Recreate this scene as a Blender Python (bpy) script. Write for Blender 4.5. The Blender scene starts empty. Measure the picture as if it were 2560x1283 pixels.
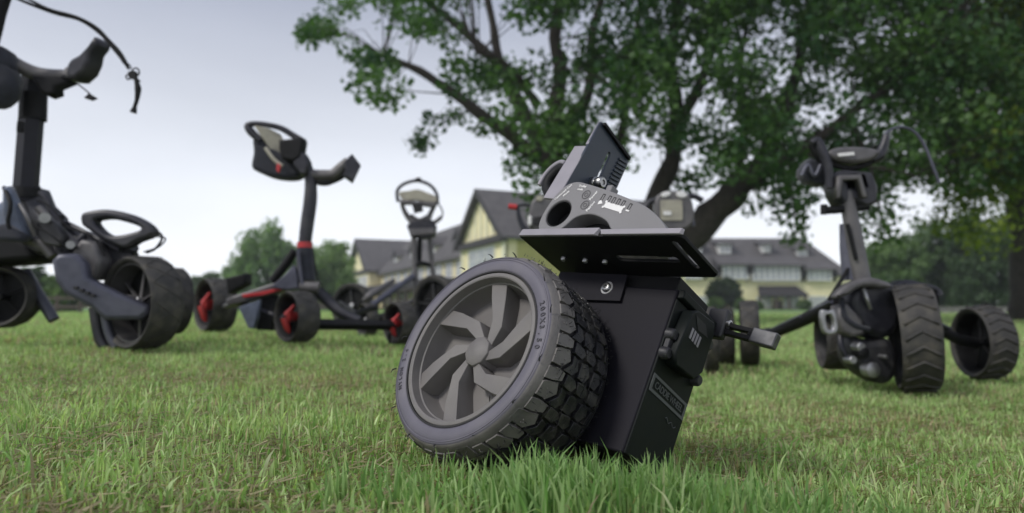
import bpy, math, random
import numpy as np
from mathutils import Vector, Matrix
random.seed(7)
rng = np.random.default_rng(11)

# ------------------------------------------------------------------ camera
F, CX, CY, HC = 1707.0, 1280.0, 641.5, 0.23
TH = math.atan((770 - 641.5) / F)
SC = bpy.context.scene
COL = SC.collection
cam = bpy.data.cameras.new('camera')
camo = bpy.data.objects.new('camera', cam)
COL.objects.link(camo)
camo.location = (0, 0, HC)
camo.rotation_euler = (math.pi / 2 + TH, 0, 0)
cam.sensor_width = 36
cam.lens = 36 * F / 2560
cam.clip_start = 0.02
cam.clip_end = 2000
cam.dof.use_dof = True
cam.dof.focus_distance = 0.90
cam.dof.aperture_fstop = 3.6
SC.camera = camo

# ------------------------------------------------------------------ world, sun, exposure
world = bpy.data.worlds.new('World')
SC.world = world
world.use_nodes = True
nt = world.node_tree
for n in list(nt.nodes):
    nt.nodes.remove(n)
SUN_EL, SUN_AZ = math.radians(46), math.radians(238)     # azimuth clockwise from +Y: light from the left, a little behind the camera
wo = nt.nodes.new('ShaderNodeOutputWorld')
bg = nt.nodes.new('ShaderNodeBackground')
sky = nt.nodes.new('ShaderNodeTexSky')
sky.sky_type = 'NISHITA'
sky.sun_disc = False
sky.sun_elevation = SUN_EL
sky.sun_rotation = SUN_AZ
sky.dust_density = 4.0
skm = nt.nodes.new('ShaderNodeMixRGB'); skm.blend_type = 'MULTIPLY'; skm.inputs[0].default_value = 1
skm.inputs[2].default_value = (1.0, 1.0, 1.0, 1)
nt.links.new(sky.outputs[0], skm.inputs[1])
tc = nt.nodes.new('ShaderNodeTexCoord')
sep = nt.nodes.new('ShaderNodeSeparateXYZ')
nt.links.new(tc.outputs['Generated'], sep.inputs[0])
ramp = nt.nodes.new('ShaderNodeValToRGB')
cr = ramp.color_ramp
cr.elements[0].position = 0.0
cr.elements[0].color = (8.9, 9.1, 9.5, 1)
cr.elements[1].position = 1.0
cr.elements[1].color = (3.9, 4.1, 4.9, 1)
e = cr.elements.new(0.16); e.color = (7.5, 7.8, 8.4, 1)
e = cr.elements.new(0.42); e.color = (3.0, 3.25, 4.05, 1)
nt.links.new(sep.outputs[2], ramp.inputs[0])
mp = nt.nodes.new('ShaderNodeMapping')
mp.inputs['Scale'].default_value = (1.4, 1.4, 4.5)
nt.links.new(tc.outputs['Generated'], mp.inputs[0])
ns = nt.nodes.new('ShaderNodeTexNoise')
ns.inputs['Scale'].default_value = 1.5
ns.inputs['Detail'].default_value = 5
nt.links.new(mp.outputs[0], ns.inputs[0])
mr = nt.nodes.new('ShaderNodeMapRange')
mr.inputs[1].default_value = 0.3; mr.inputs[2].default_value = 0.7
mr.inputs[3].default_value = 0.93; mr.inputs[4].default_value = 1.05
nt.links.new(ns.outputs[0], mr.inputs[0])
cl = nt.nodes.new('ShaderNodeMixRGB'); cl.blend_type = 'MULTIPLY'; cl.inputs[0].default_value = 1
nt.links.new(ramp.outputs[0], cl.inputs[1])
nt.links.new(mr.outputs[0], cl.inputs[2])
mx = nt.nodes.new('ShaderNodeMixRGB'); mx.inputs[0].default_value = 0.93      # cloud cover over the clear sky
nt.links.new(skm.outputs[0], mx.inputs[1])
nt.links.new(cl.outputs[0], mx.inputs[2])
nt.links.new(mx.outputs[0], bg.inputs[0])
bg.inputs[1].default_value = 0.105
nt.links.new(bg.outputs[0], wo.inputs[0])

sl = bpy.data.lights.new('sun', 'SUN')
sl.energy = 1.5
sl.angle = math.radians(12)
sl.color = (1.0, 0.97, 0.92)
so = bpy.data.objects.new('sun', sl)
COL.objects.link(so)
sd = Vector((math.sin(SUN_AZ) * math.cos(SUN_EL), math.cos(SUN_AZ) * math.cos(SUN_EL), math.sin(SUN_EL)))
so.rotation_euler = sd.to_track_quat('Z', 'Y').to_euler()
SC.view_settings.view_transform = 'Standard'
SC.view_settings.look = 'None'
SC.view_settings.gamma = 1
SC.view_settings.use_curve_mapping = False
SC.view_settings.exposure = 0.43

# ------------------------------------------------------------------ geometry of the view
RW = Matrix(((1, 0, 0), (0, -math.sin(TH), -math.cos(TH)), (0, math.cos(TH), -math.sin(TH))))


def P(px, py, Y):
    d = RW @ Vector(((px - CX) / F, (CY - py) / F, -1.0))
    t = Y / d.y
    return Vector((d.x * t, Y, HC + d.z * t))


def G(x, y):
    return -0.085 * np.tanh(np.asarray(x) / 1.2) * np.exp(-(np.asarray(y) / 30.0) ** 2) \
        + 0.006 * np.sin(np.asarray(x) * 2.1 + 1.0) * np.sin(np.asarray(y) * 1.7) \
        + 0.020 * np.exp(-((np.asarray(x) - 0.05) ** 2 + (np.asarray(y) - 0.92) ** 2) / 0.06)


def solveY(px, py, lift=0.028):
    a, b = 0.5, 60.0
    for _ in range(50):
        m = (a + b) / 2
        p = P(px, py, m)
        if p.z - (float(G(p.x, m)) + lift) > 0:
            a = m
        else:
            b = m
    return a


# ------------------------------------------------------------------ materials
MATS = {}


def mat(name, c, rough=0.6, metal=0.0, var=0.25, vs=30.0, bump=0.0, bs=200.0, c2=None, c2amt=0.5, coat=0.0, spec=0.5, cs=8.0, sheen=0.0):
    if name in MATS:
        return MATS[name]
    m = bpy.data.materials.new(name)
    m.use_nodes = True
    t = m.node_tree
    b = t.nodes['Principled BSDF']
    b.inputs['Roughness'].default_value = rough
    b.inputs['Metallic'].default_value = metal
    b.inputs['Specular IOR Level'].default_value = spec
    b.inputs['Coat Weight'].default_value = coat
    b.inputs['Sheen Weight'].default_value = sheen
    tc = t.nodes.new('ShaderNodeTexCoord')
    n = t.nodes.new('ShaderNodeTexNoise')
    n.inputs['Scale'].default_value = vs
    n.inputs['Detail'].default_value = 6
    t.links.new(tc.outputs['Object'], n.inputs['Vector'])
    r = t.nodes.new('ShaderNodeMapRange')
    r.inputs[1].default_value = 0.25; r.inputs[2].default_value = 0.75
    r.inputs[3].default_value = 1 - var; r.inputs[4].default_value = 1 + var
    t.links.new(n.outputs[0], r.inputs[0])
    mm = t.nodes.new('ShaderNodeMixRGB'); mm.blend_type = 'MULTIPLY'; mm.inputs[0].default_value = 1
    mm.inputs[1].default_value = (*c, 1)
    t.links.new(r.outputs[0], mm.inputs[2])
    out = mm.outputs[0]
    if c2:
        n2 = t.nodes.new('ShaderNodeTexNoise')
        n2.inputs['Scale'].default_value = cs
        n2.inputs['Detail'].default_value = 8
        t.links.new(tc.outputs['Object'], n2.inputs['Vector'])
        r2 = t.nodes.new('ShaderNodeMapRange')
        r2.inputs[1].default_value = 0.48; r2.inputs[2].default_value = 0.66
        r2.inputs[4].default_value = c2amt
        t.links.new(n2.outputs[0], r2.inputs[0])
        m2 = t.nodes.new('ShaderNodeMixRGB')
        t.links.new(r2.outputs[0], m2.inputs[0])
        t.links.new(out, m2.inputs[1])
        m2.inputs[2].default_value = (*c2, 1)
        out = m2.outputs[0]
    t.links.new(out, b.inputs['Base Color'])
    rr = t.nodes.new('ShaderNodeMapRange')
    rr.inputs[3].default_value = max(rough - 0.1, 0.02); rr.inputs[4].default_value = min(rough + 0.12, 1)
    t.links.new(n.outputs[0], rr.inputs[0])
    t.links.new(rr.outputs[0], b.inputs['Roughness'])
    if bump:
        nb = t.nodes.new('ShaderNodeTexNoise')
        nb.inputs['Scale'].default_value = bs
        nb.inputs['Detail'].default_value = 4
        t.links.new(tc.outputs['Object'], nb.inputs['Vector'])
        bp = t.nodes.new('ShaderNodeBump')
        bp.inputs['Strength'].default_value = bump
        bp.inputs['Distance'].default_value = 0.002
        t.links.new(nb.outputs[0], bp.inputs['Height'])
        t.links.new(bp.outputs[0], b.inputs['Normal'])
    MATS[name] = m
    return m


def leafmat(name, trans=0.35, rough=0.55, gain=1.0):
    m = bpy.data.materials.new(name)
    m.use_nodes = True
    t = m.node_tree
    b = t.nodes['Principled BSDF']
    b.inputs['Roughness'].default_value = rough
    b.inputs['Specular IOR Level'].default_value = 0.35
    a = t.nodes.new('ShaderNodeAttribute')
    a.attribute_name = 'col'
    t.links.new(a.outputs['Color'], b.inputs['Base Color'])
    tr = t.nodes.new('ShaderNodeBsdfTranslucent')
    g = t.nodes.new('ShaderNodeMixRGB'); g.blend_type = 'MULTIPLY'; g.inputs[0].default_value = 1
    g.inputs[2].default_value = (1.1 * gain, 1.25 * gain, 0.6 * gain, 1)
    t.links.new(a.outputs['Color'], g.inputs[1])
    t.links.new(g.outputs[0], tr.inputs[0])
    ms = t.nodes.new('ShaderNodeMixShader')
    ms.inputs[0].default_value = trans
    o = t.nodes['Material Output']
    t.links.new(b.outputs[0], ms.inputs[1])
    t.links.new(tr.outputs[0], ms.inputs[2])
    t.links.new(ms.outputs[0], o.inputs[0])
    return m


M_blackpl = lambda: mat('black_plastic', (0.022, 0.022, 0.026), 0.5, var=0.3, bump=0.15, bs=900, c2=(0.07, 0.068, 0.065), c2amt=0.5, cs=14)
M_black = lambda: mat('black_painted_metal', (0.008, 0.008, 0.009), 0.6, var=0.3, bump=0.1, bs=700, spec=0.25)
M_side = lambda: mat('anodised_side', (0.011, 0.010, 0.015), 0.6, spec=0.22, var=0.2, bump=0.05, bs=600, vs=12)
M_end = lambda: mat('green_black_shaded_plastic', (0.0045, 0.0070, 0.0068), 0.55, spec=0.22, var=0.25, bump=0.1, bs=900)  # shade of the trees on the end face is put into this colour
M_rim = lambda: mat('rim_grey', (0.150, 0.140, 0.135), 0.5, var=0.16, bump=0.25, bs=1100, vs=18, c2=(0.19, 0.178, 0.16), c2amt=0.35, cs=25)
M_rub = lambda: mat('tyre_rubber', (0.115, 0.108, 0.135), 0.52, var=0.15, bump=0.2, bs=700, vs=20, c2=(0.15, 0.14, 0.15), c2amt=0.4, cs=20)
M_tread = lambda: mat('tread_rubber', (0.017, 0.017, 0.020), 0.33, var=0.4, bump=0.4, bs=500, vs=60, c2=(0.13, 0.12, 0.10), c2amt=0.35, cs=55)
M_shoulder = lambda: mat('shoulder_rubber', (0.135, 0.125, 0.118), 0.5, var=0.25, bump=0.3, bs=500, vs=40, c2=(0.07, 0.068, 0.07), c2amt=0.5, cs=30)
M_rem = lambda: mat('remote_grey', (0.20, 0.195, 0.20), 0.5, var=0.06, bump=0.35, bs=2200, vs=15)
M_lip = lambda: mat('lit_edge_stripe_grey', (0.27, 0.255, 0.285), 0.45, var=0.08, bump=0.1, bs=900)  # plate and holder edges: light on them put into the grey; stripes share it
M_hold = lambda: mat('holder_blue_black', (0.022, 0.032, 0.050), 0.4, var=0.15, bump=0.1, bs=900)
M_chrome = lambda: mat('bright_steel', (0.34, 0.34, 0.34), 0.3, 1.0, var=0.15)
M_alu = lambda: mat('dull_aluminium', (0.34, 0.34, 0.35), 0.4, 0.85, var=0.2)
M_white = lambda: mat('white_print', (0.75, 0.74, 0.73), 0.6, var=0.1)
M_grey = lambda: mat('grey_print', (0.085, 0.09, 0.092), 0.6, var=0.1)
M_dark = lambda: mat('dark_print', (0.012, 0.012, 0.013), 0.7, var=0.2)
M_red = lambda: mat('red_plastic', (0.46, 0.030, 0.035), 0.45, var=0.15, c2=(0.35, 0.06, 0.05), c2amt=0.5)
M_frame = lambda: mat('cart_frame_dark', (0.022, 0.022, 0.030), 0.42, 0.15, var=0.35, c2=(0.075, 0.073, 0.075), c2amt=0.5, cs=10, bump=0.1)
M_frameb = lambda: mat('cart_frame_blue_grey', (0.075, 0.077, 0.105), 0.4, 0.2, var=0.25, c2=(0.13, 0.13, 0.16), c2amt=0.4, cs=10)
M_frameg = lambda: mat('cart_frame_grey', (0.11, 0.105, 0.108), 0.45, 0.25, var=0.2, c2=(0.18, 0.17, 0.16), c2amt=0.4, cs=10)
M_ctyre = lambda: mat('cart_tyre', (0.040, 0.038, 0.036), 0.7, var=0.35, bump=0.5, bs=300, c2=(0.10, 0.09, 0.072), c2amt=0.55, cs=22)
M_beige = lambda: mat('beige_panel', (0.36, 0.34, 0.27), 0.6, var=0.15, c2=(0.22, 0.21, 0.18), c2amt=0.5, cs=20)
M_fab = lambda: mat('dark_fabric', (0.020, 0.022, 0.032), 0.85, var=0.35, bump=0.6, bs=400, sheen=0.2)
M_fabb = lambda: mat('blue_grey_fabric', (0.10, 0.12, 0.17), 0.8, var=0.35, bump=0.6, bs=300, sheen=0.2)
M_yel = lambda: mat('cream_render', (0.86, 0.78, 0.50), 0.85, var=0.10, vs=1.2, c2=(0.78, 0.70, 0.44), c2amt=0.35, cs=0.6)
M_oliv = lambda: mat('olive_shaded_render', (0.46, 0.43, 0.16), 0.85, var=0.12, vs=1.2)
M_crm = lambda: mat('pale_cream_trim', (0.72, 0.70, 0.55), 0.8, var=0.1, vs=1.5)
M_roof = lambda: mat('grey_slate_roof', (0.098, 0.092, 0.092), 0.8, var=0.3, vs=1.6, c2=(0.062, 0.058, 0.060), c2amt=0.5, cs=0.8)
M_timber = lambda: mat('dark_timber', (0.035, 0.032, 0.034), 0.7, var=0.3, vs=3)
M_btim = lambda: mat('brown_timber', (0.085, 0.065, 0.055), 0.75, var=0.3, vs=3)
M_wfr = lambda: mat('white_window_frame', (0.72, 0.72, 0.70), 0.5, var=0.08, vs=3)
M_glass = lambda: mat('window_glass', (0.34, 0.36, 0.39), 0.3, var=0.35, vs=1.2, spec=0.9)
M_bark = lambda: mat('bark', (0.050, 0.042, 0.037), 0.9, var=0.45, vs=9, bump=1.0, bs=30, c2=(0.035, 0.03, 0.027), c2amt=0.7, cs=5)
M_stone = lambda: mat('grey_stone', (0.27, 0.26, 0.24), 0.85, var=0.3, vs=2)


# ------------------------------------------------------------------ mesh helpers
def tag(o, label=None, cat=None, group=None, kind=None):
    if label: o['label'] = label
    if cat: o['category'] = cat
    if group: o['group'] = group
    if kind: o['kind'] = kind
    return o


def empty(name, loc, label=None, cat=None, group=None, M=None):
    o = bpy.data.objects.new(name, None)
    o.empty_display_size = 0.1
    COL.objects.link(o)
    o.matrix_world = M if M is not None else Matrix.Translation(Vector(loc))
    WM[o.name] = o.matrix_world.copy()
    return tag(o, label, cat, group)


WM = {}


def link(name, me, m, parent=None, M=None, smooth=None, bevel=0.0, seg=2):
    """me is in the space M (world if None); the object is parented without moving it"""
    o = bpy.data.objects.new(name, me)
    COL.objects.link(o)
    if m is not None:
        me.materials.clear()
        me.materials.append(m)
    M = M if M is not None else Matrix.Identity(4)
    WM[o.name] = M.copy()
    if parent is not None:
        o.parent = parent
        o.matrix_local = WM[parent.name].inverted() @ M
    else:
        o.matrix_world = M
    if smooth is not None:
        me.shade_smooth()
        if smooth < 3:
            me.set_sharp_from_angle(angle=smooth)
    if bevel:
        b = o.modifiers.new('bevel', 'BEVEL')
        b.width = bevel
        b.segments = seg
        b.limit_method = 'ANGLE'
        b.angle_limit = 0.6
        me.shade_smooth()
        me.set_sharp_from_angle(angle=0.7)
    return o


class MB:
    def __init__(s):
        s.v = []; s.f = []

    def add(s, v, f):
        o = len(s.v)
        s.v += [tuple(p) for p in v]
        s.f += [tuple(i + o for i in q) for q in f]
        return s

    def box(s, a, b):
        (x0, y0, z0), (x1, y1, z1) = a, b
        v = [(x0, y0, z0), (x1, y0, z0), (x1, y1, z0), (x0, y1, z0), (x0, y0, z1), (x1, y0, z1), (x1, y1, z1), (x0, y1, z1)]
        return s.add(v, [(0, 3, 2, 1), (4, 5, 6, 7), (0, 1, 5, 4), (1, 2, 6, 5), (2, 3, 7, 6), (3, 0, 4, 7)])

    def hexa(s, v):     # 8 corners in the order of box()
        return s.add(v, [(0, 3, 2, 1), (4, 5, 6, 7), (0, 1, 5, 4), (1, 2, 6, 5), (2, 3, 7, 6), (3, 0, 4, 7)])

    def prism(s, pts, off):     # planar polygon pts, swept by off
        n = len(pts)
        a = [Vector(p) for p in pts]
        b = [p + Vector(off) for p in a]
        return s.add(a + b, [tuple(range(n))[::-1], tuple(range(n, 2 * n))] + [(i, (i + 1) % n, n + (i + 1) % n, n + i) for i in range(n)])

    def tube(s, path, r, n=10, cap=True, flat=1.0, up=None):
        path = [Vector(p) for p in path]
        rs = r if isinstance(r, (list, tuple)) else [r] * len(path)
        rings = []
        ref = Vector(up) if up is not None else None
        for i, p in enumerate(path):
            d = (path[min(i + 1, len(path) - 1)] - path[max(i - 1, 0)]).normalized()
            if ref is None:
                ref = Vector((0, 0, 1)) if abs(d.z) < 0.9 else Vector((0, 1, 0))
            x = (ref - d * ref.dot(d)).normalized()
            ref = x
            y = d.cross(x)
            rings.append([p + x * math.cos(2 * math.pi * k / n) * rs[i] * flat + y * math.sin(2 * math.pi * k / n) * rs[i] for k in range(n)])
        v = [q for rg in rings for q in rg]
        f = []
        for i in range(len(path) - 1):
            for k in range(n):
                f.append((i * n + k, i * n + (k + 1) % n, (i + 1) * n + (k + 1) % n, (i + 1) * n + k))
        if cap:
            f.append(tuple(range(n))[::-1])
            f.append(tuple((len(path) - 1) * n + k for k in range(n)))
        return s.add(v, f)

    def lathe(s, prof, n=48, closed=False):     # prof: (y, r) about the Y axis
        v = []
        for (y, r) in prof:
            for k in range(n):
                a = 2 * math.pi * k / n
                v.append((r * math.cos(a), y, r * math.sin(a)))
        f = []
        m = len(prof)
        for i in range(m if closed else m - 1):
            j = (i + 1) % m
            for k in range(n):
                f.append((i * n + k, j * n + k, j * n + (k + 1) % n, i * n + (k + 1) % n))
        return s.add(v, f)

    def mesh(s, name):
        me = bpy.data.meshes.new(name)
        me.from_pydata(s.v, [], s.f)
        me.validate()
        import bmesh
        bm = bmesh.new(); bm.from_mesh(me)
        bmesh.ops.recalc_face_normals(bm, faces=bm.faces)
        bm.to_mesh(me); bm.free()
        return me

    def put(s, name, m, parent=None, M=None, **k):
        return link(name, s.mesh(name), m, parent, M, **k)


def smoothpath(pts, k=6):
    pts = [Vector(p) for p in pts]
    out = []
    for i in range(len(pts) - 1):
        p0 = pts[max(i - 1, 0)]; p1 = pts[i]; p2 = pts[i + 1]; p3 = pts[min(i + 2, len(pts) - 1)]
        for j in range(k):
            t = j / k
            out.append(0.5 * ((2 * p1) + (p2 - p0) * t + (2 * p0 - 5 * p1 + 4 * p2 - p3) * t * t + (3 * p1 - p0 - 3 * p2 + p3) * t ** 3))
    out.append(pts[-1])
    return out


def closedsmooth(pts, k=4):
    n = len(pts)
    out = []
    for i in range(n):
        p0, p1, p2, p3 = [Vector(pts[(i + j) % n]) for j in (-1, 0, 1, 2)]
        for j in range(k):
            t = j / k
            out.append(tuple(0.5 * ((2 * p1) + (p2 - p0) * t + (2 * p0 - 5 * p1 + 4 * p2 - p3) * t * t + (3 * p1 - p0 - 3 * p2 + p3) * t ** 3)))
    return out


def plate2d(name, outer, holes, thick, bevel=0.0):
    """filled 2D outline with holes, thickness centred on z = 0"""
    cu = bpy.data.curves.new(name, 'CURVE')
    cu.dimensions = '2D'
    cu.fill_mode = 'BOTH'
    cu.extrude = thick / 2 - bevel
    cu.bevel_depth = bevel
    cu.bevel_resolution = 2
    cu.offset = -bevel
    for loop in [outer] + list(holes):
        sp = cu.splines.new('POLY')
        sp.points.add(len(loop) - 1)
        for i, p in enumerate(loop):
            sp.points[i].co = (p[0], p[1], 0, 1)
        sp.use_cyclic_u = True
    o = bpy.data.objects.new(name, cu)
    COL.objects.link(o)
    dg = bpy.context.evaluated_depsgraph_get()
    me = bpy.data.meshes.new_from_object(o.evaluated_get(dg))
    bpy.data.objects.remove(o)
    bpy.data.curves.remove(cu)
    return me


def textmesh(s, size, ext=0.0002, align='CENTER', shear=0.0, space=1.0, off=0.0):
    cu = bpy.data.curves.new('lettering', 'FONT')
    cu.body = s
    cu.size = size
    cu.extrude = ext
    cu.align_x = align
    cu.align_y = 'CENTER'
    cu.shear = shear
    cu.offset = off
    cu.space_character = space
    cu.resolution_u = 3
    o = bpy.data.objects.new('lettering', cu)
    COL.objects.link(o)
    dg = bpy.context.evaluated_depsgraph_get()
    me = bpy.data.meshes.new_from_object(o.evaluated_get(dg))
    bpy.data.objects.remove(o)
    bpy.data.curves.remove(cu)
    return me


def frame(o, x, y, z):
    """matrix with columns x y z and origin o"""
    m = Matrix.Identity(4)
    for i, c in enumerate((x, y, z, o)):
        for j in range(3):
            m[j][i] = c[j]
    return m


def circle(cx, cy, r, n=32, ry=None):
    ry = ry or r
    return [(cx + r * math.cos(2 * math.pi * k / n), cy + ry * math.sin(2 * math.pi * k / n)) for k in range(n)]


def rrect(x0, y0, x1, y1, r, n=5):
    out = []
    for (cx, cy, a0) in ((x1 - r, y1 - r, 0), (x0 + r, y1 - r, 90), (x0 + r, y0 + r, 180), (x1 - r, y0 + r, 270)):
        for k in range(n + 1):
            a = math.radians(a0 + 90 * k / n)
            out.append((cx + r * math.cos(a), cy + r * math.sin(a)))
    return out


def bigmesh(name, verts, tris, cols, m, parent=None, kind=None, label=None, cat=None):
    me = bpy.data.meshes.new(name)
    nv, nf = len(verts), len(tris)
    me.vertices.add(nv)
    me.vertices.foreach_set('co', verts.astype(np.float32).ravel())
    me.loops.add(nf * 3)
    me.loops.foreach_set('vertex_index', tris.astype(np.int32).ravel())
    me.polygons.add(nf)
    me.polygons.foreach_set('loop_start', (np.arange(nf) * 3).astype(np.int32))
    me.polygons.foreach_set('loop_total', np.full(nf, 3, np.int32))
    a = me.attributes.new('col', 'FLOAT_COLOR', 'POINT')
    c4 = np.ones((nv, 4), np.float32)
    c4[:, :3] = cols
    a.data.foreach_set('color', c4.ravel())
    me.update()
    o = link(name, me, m, parent)
    return tag(o, label, cat, None, kind)


# ================================================================== GROUND
def ground():
    ys = np.concatenate([np.linspace(-3, 10, 66), np.geomspace(10.5, 600, 50)])
    xs = np.concatenate([-np.geomspace(500, 6.2, 40), np.linspace(-6, 6, 61), np.geomspace(6.2, 500, 40)])
    X, Y = np.meshgrid(xs, ys)
    Z = G(X, Y)
    v = np.stack([X, Y, Z], -1).reshape(-1, 3)
    nx, ny = len(xs), len(ys)
    f = [(j * nx + i, j * nx + i + 1, (j + 1) * nx + i + 1, (j + 1) * nx + i) for j in range(ny - 1) for i in range(nx - 1)]
    me = bpy.data.meshes.new('ground')
    me.from_pydata(v.tolist(), [], f)
    me.shade_smooth()
    m = bpy.data.materials.new('lawn_soil')
    m.use_nodes = True
    t = m.node_tree
    b = t.nodes['Principled BSDF']
    b.inputs['Roughness'].default_value = 0.95
    b.inputs['Specular IOR Level'].default_value = 0.1
    tc = t.nodes.new('ShaderNodeTexCoord')
    def noise(s, d=6):
        n = t.nodes.new('ShaderNodeTexNoise'); n.inputs['Scale'].default_value = s; n.inputs['Detail'].default_value = d
        t.links.new(tc.outputs['Object'], n.inputs['Vector']); return n
    def ramp(n, stops):
        r = t.nodes.new('ShaderNodeValToRGB')
        r.color_ramp.elements[0].position, r.color_ramp.elements[0].color = stops[0]
        r.color_ramp.elements[1].position, r.color_ramp.elements[1].color = stops[-1]
        for p, c in stops[1:-1]:
            e = r.color_ramp.elements.new(p); e.color = c
        t.links.new(n.outputs[0], r.inputs[0]); return r
    soil = ramp(noise(45), [(0.3, (0.06, 0.07, 0.022, 1)), (0.5, (0.11, 0.14, 0.04, 1)), (0.7, (0.16, 0.13, 0.07, 1))])
    lawn = ramp(noise(1.2), [(0.3, (0.12, 0.22, 0.06, 1)), (0.5, (0.15, 0.27, 0.075, 1)), (0.7, (0.21, 0.32, 0.11, 1))])
    sp = t.nodes.new('ShaderNodeSeparateXYZ')
    t.links.new(tc.outputs['Object'], sp.inputs[0])
    mr = t.nodes.new('ShaderNodeMapRange')
    mr.inputs[1].default_value = 4; mr.inputs[2].default_value = 14
    t.links.new(sp.outputs[1], mr.inputs[0])
    mx = t.nodes.new('ShaderNodeMixRGB')
    t.links.new(mr.outputs[0], mx.inputs[0]); t.links.new(soil.outputs[0], mx.inputs[1]); t.links.new(lawn.outputs[0], mx.inputs[2])
    t.links.new(mx.outputs[0], b.inputs['Base Color'])
    link('ground', me, m)['kind'] = 'structure'


ground()

# ------------------------------------------------------------------ main unit frame (fitted to the photograph)
A0 = Vector((0.684, -0.726, -0.070)).normalized()
A1 = Vector((0.618, 0.628, -0.467))
A1 = (A1 - A0 * A1.dot(A0)).normalized()
A2 = A0.cross(A1)
OW = Vector((-0.0559, 0.9097, 0.1796))
UM = frame(OW, A0, A1, A2)


# ================================================================== GRASS
def grass_zone(y0, y1, dens, w, h, seg, wide=(0.80, 0.35), seed=1, straw=0.10, tall=False):
    r = np.random.default_rng(seed)
    wmax = wide[0] * y1 + wide[1]
    n = int(2 * wmax * (y1 - y0) * dens)
    x = r.uniform(-wmax, wmax, n)
    y = r.uniform(y0, y1, n)
    k = np.abs(x) < wide[0] * y + wide[1]
    x, y = x[k], y[k]
    # clumping and bare patches
    cl = np.sin(x * 9 + np.sin(y * 7) * 2) * np.sin(y * 11 + np.sin(x * 6) * 2)
    cl2 = np.sin(x * 31 + 3 * np.sin(y * 23)) * np.sin(y * 37 + 2 * np.sin(x * 19))
    k = r.random(len(x)) < 0.78 + 0.16 * cl + 0.10 * cl2
    x, y, cl, cl2 = x[k], y[k], cl[k], cl2[k]
    # nothing grows through the drive unit: drop blades inside the tyre and the housing
    p = np.stack([x - OW.x, y - OW.y, np.full_like(x, 0.03) - OW.z], -1)
    lx = p @ np.array(A0); ly = p @ np.array(A1); lz = p @ np.array(A2)
    inside = ((ly > -0.005) & (ly < 0.13) & (np.hypot(lx, lz) < 0.148)) | ((lx > -0.04) & (lx < 0.195) & (ly > 0.13) & (ly < 0.24) & (lz > -0.09))
    k = ~inside
    x, y, cl, cl2 = x[k], y[k], cl[k], cl2[k]
    n = len(x)
    z = G(x, y) - 0.003
    H = h * (0.45 + 0.75 * r.random(n) ** 1.3) * (1 + 0.28 * cl + 0.22 * cl2)
    H *= 1 + 1.25 * np.exp(-(((x - 0.10) / 0.17) ** 2 + ((y - 0.70) / 0.075) ** 2)) * (r.random(n) < 0.55)      # tufts left long in front of the unit
    W = w * r.uniform(0.4, 1.45, n)
    th = r.uniform(0, 2 * np.pi, n)
    lean = r.normal(0, 0.38, n) + 0.10
    flat = r.random(n) < 0.12
    lean[flat] *= 2.6
    la = r.uniform(0, 2 * np.pi, n)
    dx, dy = np.cos(la), np.sin(la)
    sx, sy = np.cos(th) * W / 2, np.sin(th) * W / 2
    V = []
    ts = np.linspace(0, 1, seg + 1)
    for i, t in enumerate(ts):
        ca = lean * (0.35 * t + 0.75 * t * t)
        ox = dx * np.sin(ca) * H * t
        oy = dy * np.sin(ca) * H * t
        oz = np.cos(ca) * H * t
        ww = 1 - 0.15 * t if t < 0.99 else 0.0
        if t > 0.6 and t < 0.99: ww = 0.72
        if i < seg:
            V.append(np.stack([x + ox - sx * ww, y + oy - sy * ww, z + oz], -1))
            V.append(np.stack([x + ox + sx * ww, y + oy + sy * ww, z + oz], -1))
        else:
            V.append(np.stack([x + ox, y + oy, z + oz], -1))
    nvb = len(V)
    V = np.stack(V, 1)
    T = []
    for i in range(seg - 1):
        a = 2 * i
        T += [(a, a + 1, a + 3), (a, a + 3, a + 2)]
    a = 2 * (seg - 1)
    T.append((a, a + 1, a + 2))
    T = np.array(T)
    tri = (T[None] + (np.arange(n) * nvb)[:, None, None]).reshape(-1, 3)
    g = np.clip(r.random(n)[:, None] + 0.25 * cl[:, None], 0, 1)
    c = (1 - g) * np.array([[0.21, 0.39, 0.10]]) + g * np.array([[0.60, 0.73, 0.36]])
    yl = r.random(n) < 0.14
    c[yl] = np.array([0.52, 0.58, 0.32]) * r.uniform(0.7, 1.1, (yl.sum(), 1))
    patch = np.sin(x * 4.3 + 1) * np.sin(y * 5.1 + 2) > 0.45
    st = r.random(n) < np.where(patch, straw * 3.2, straw)
    c[st] = np.array([0.55, 0.45, 0.29]) * r.uniform(0.55, 1.1, (st.sum(), 1))
    c *= r.uniform(0.75, 1.2, (n, 1))
    C = np.repeat(c[:, None], nvb, 1)
    return V.reshape(-1, 3), tri, C.reshape(-1, 3)


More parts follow.
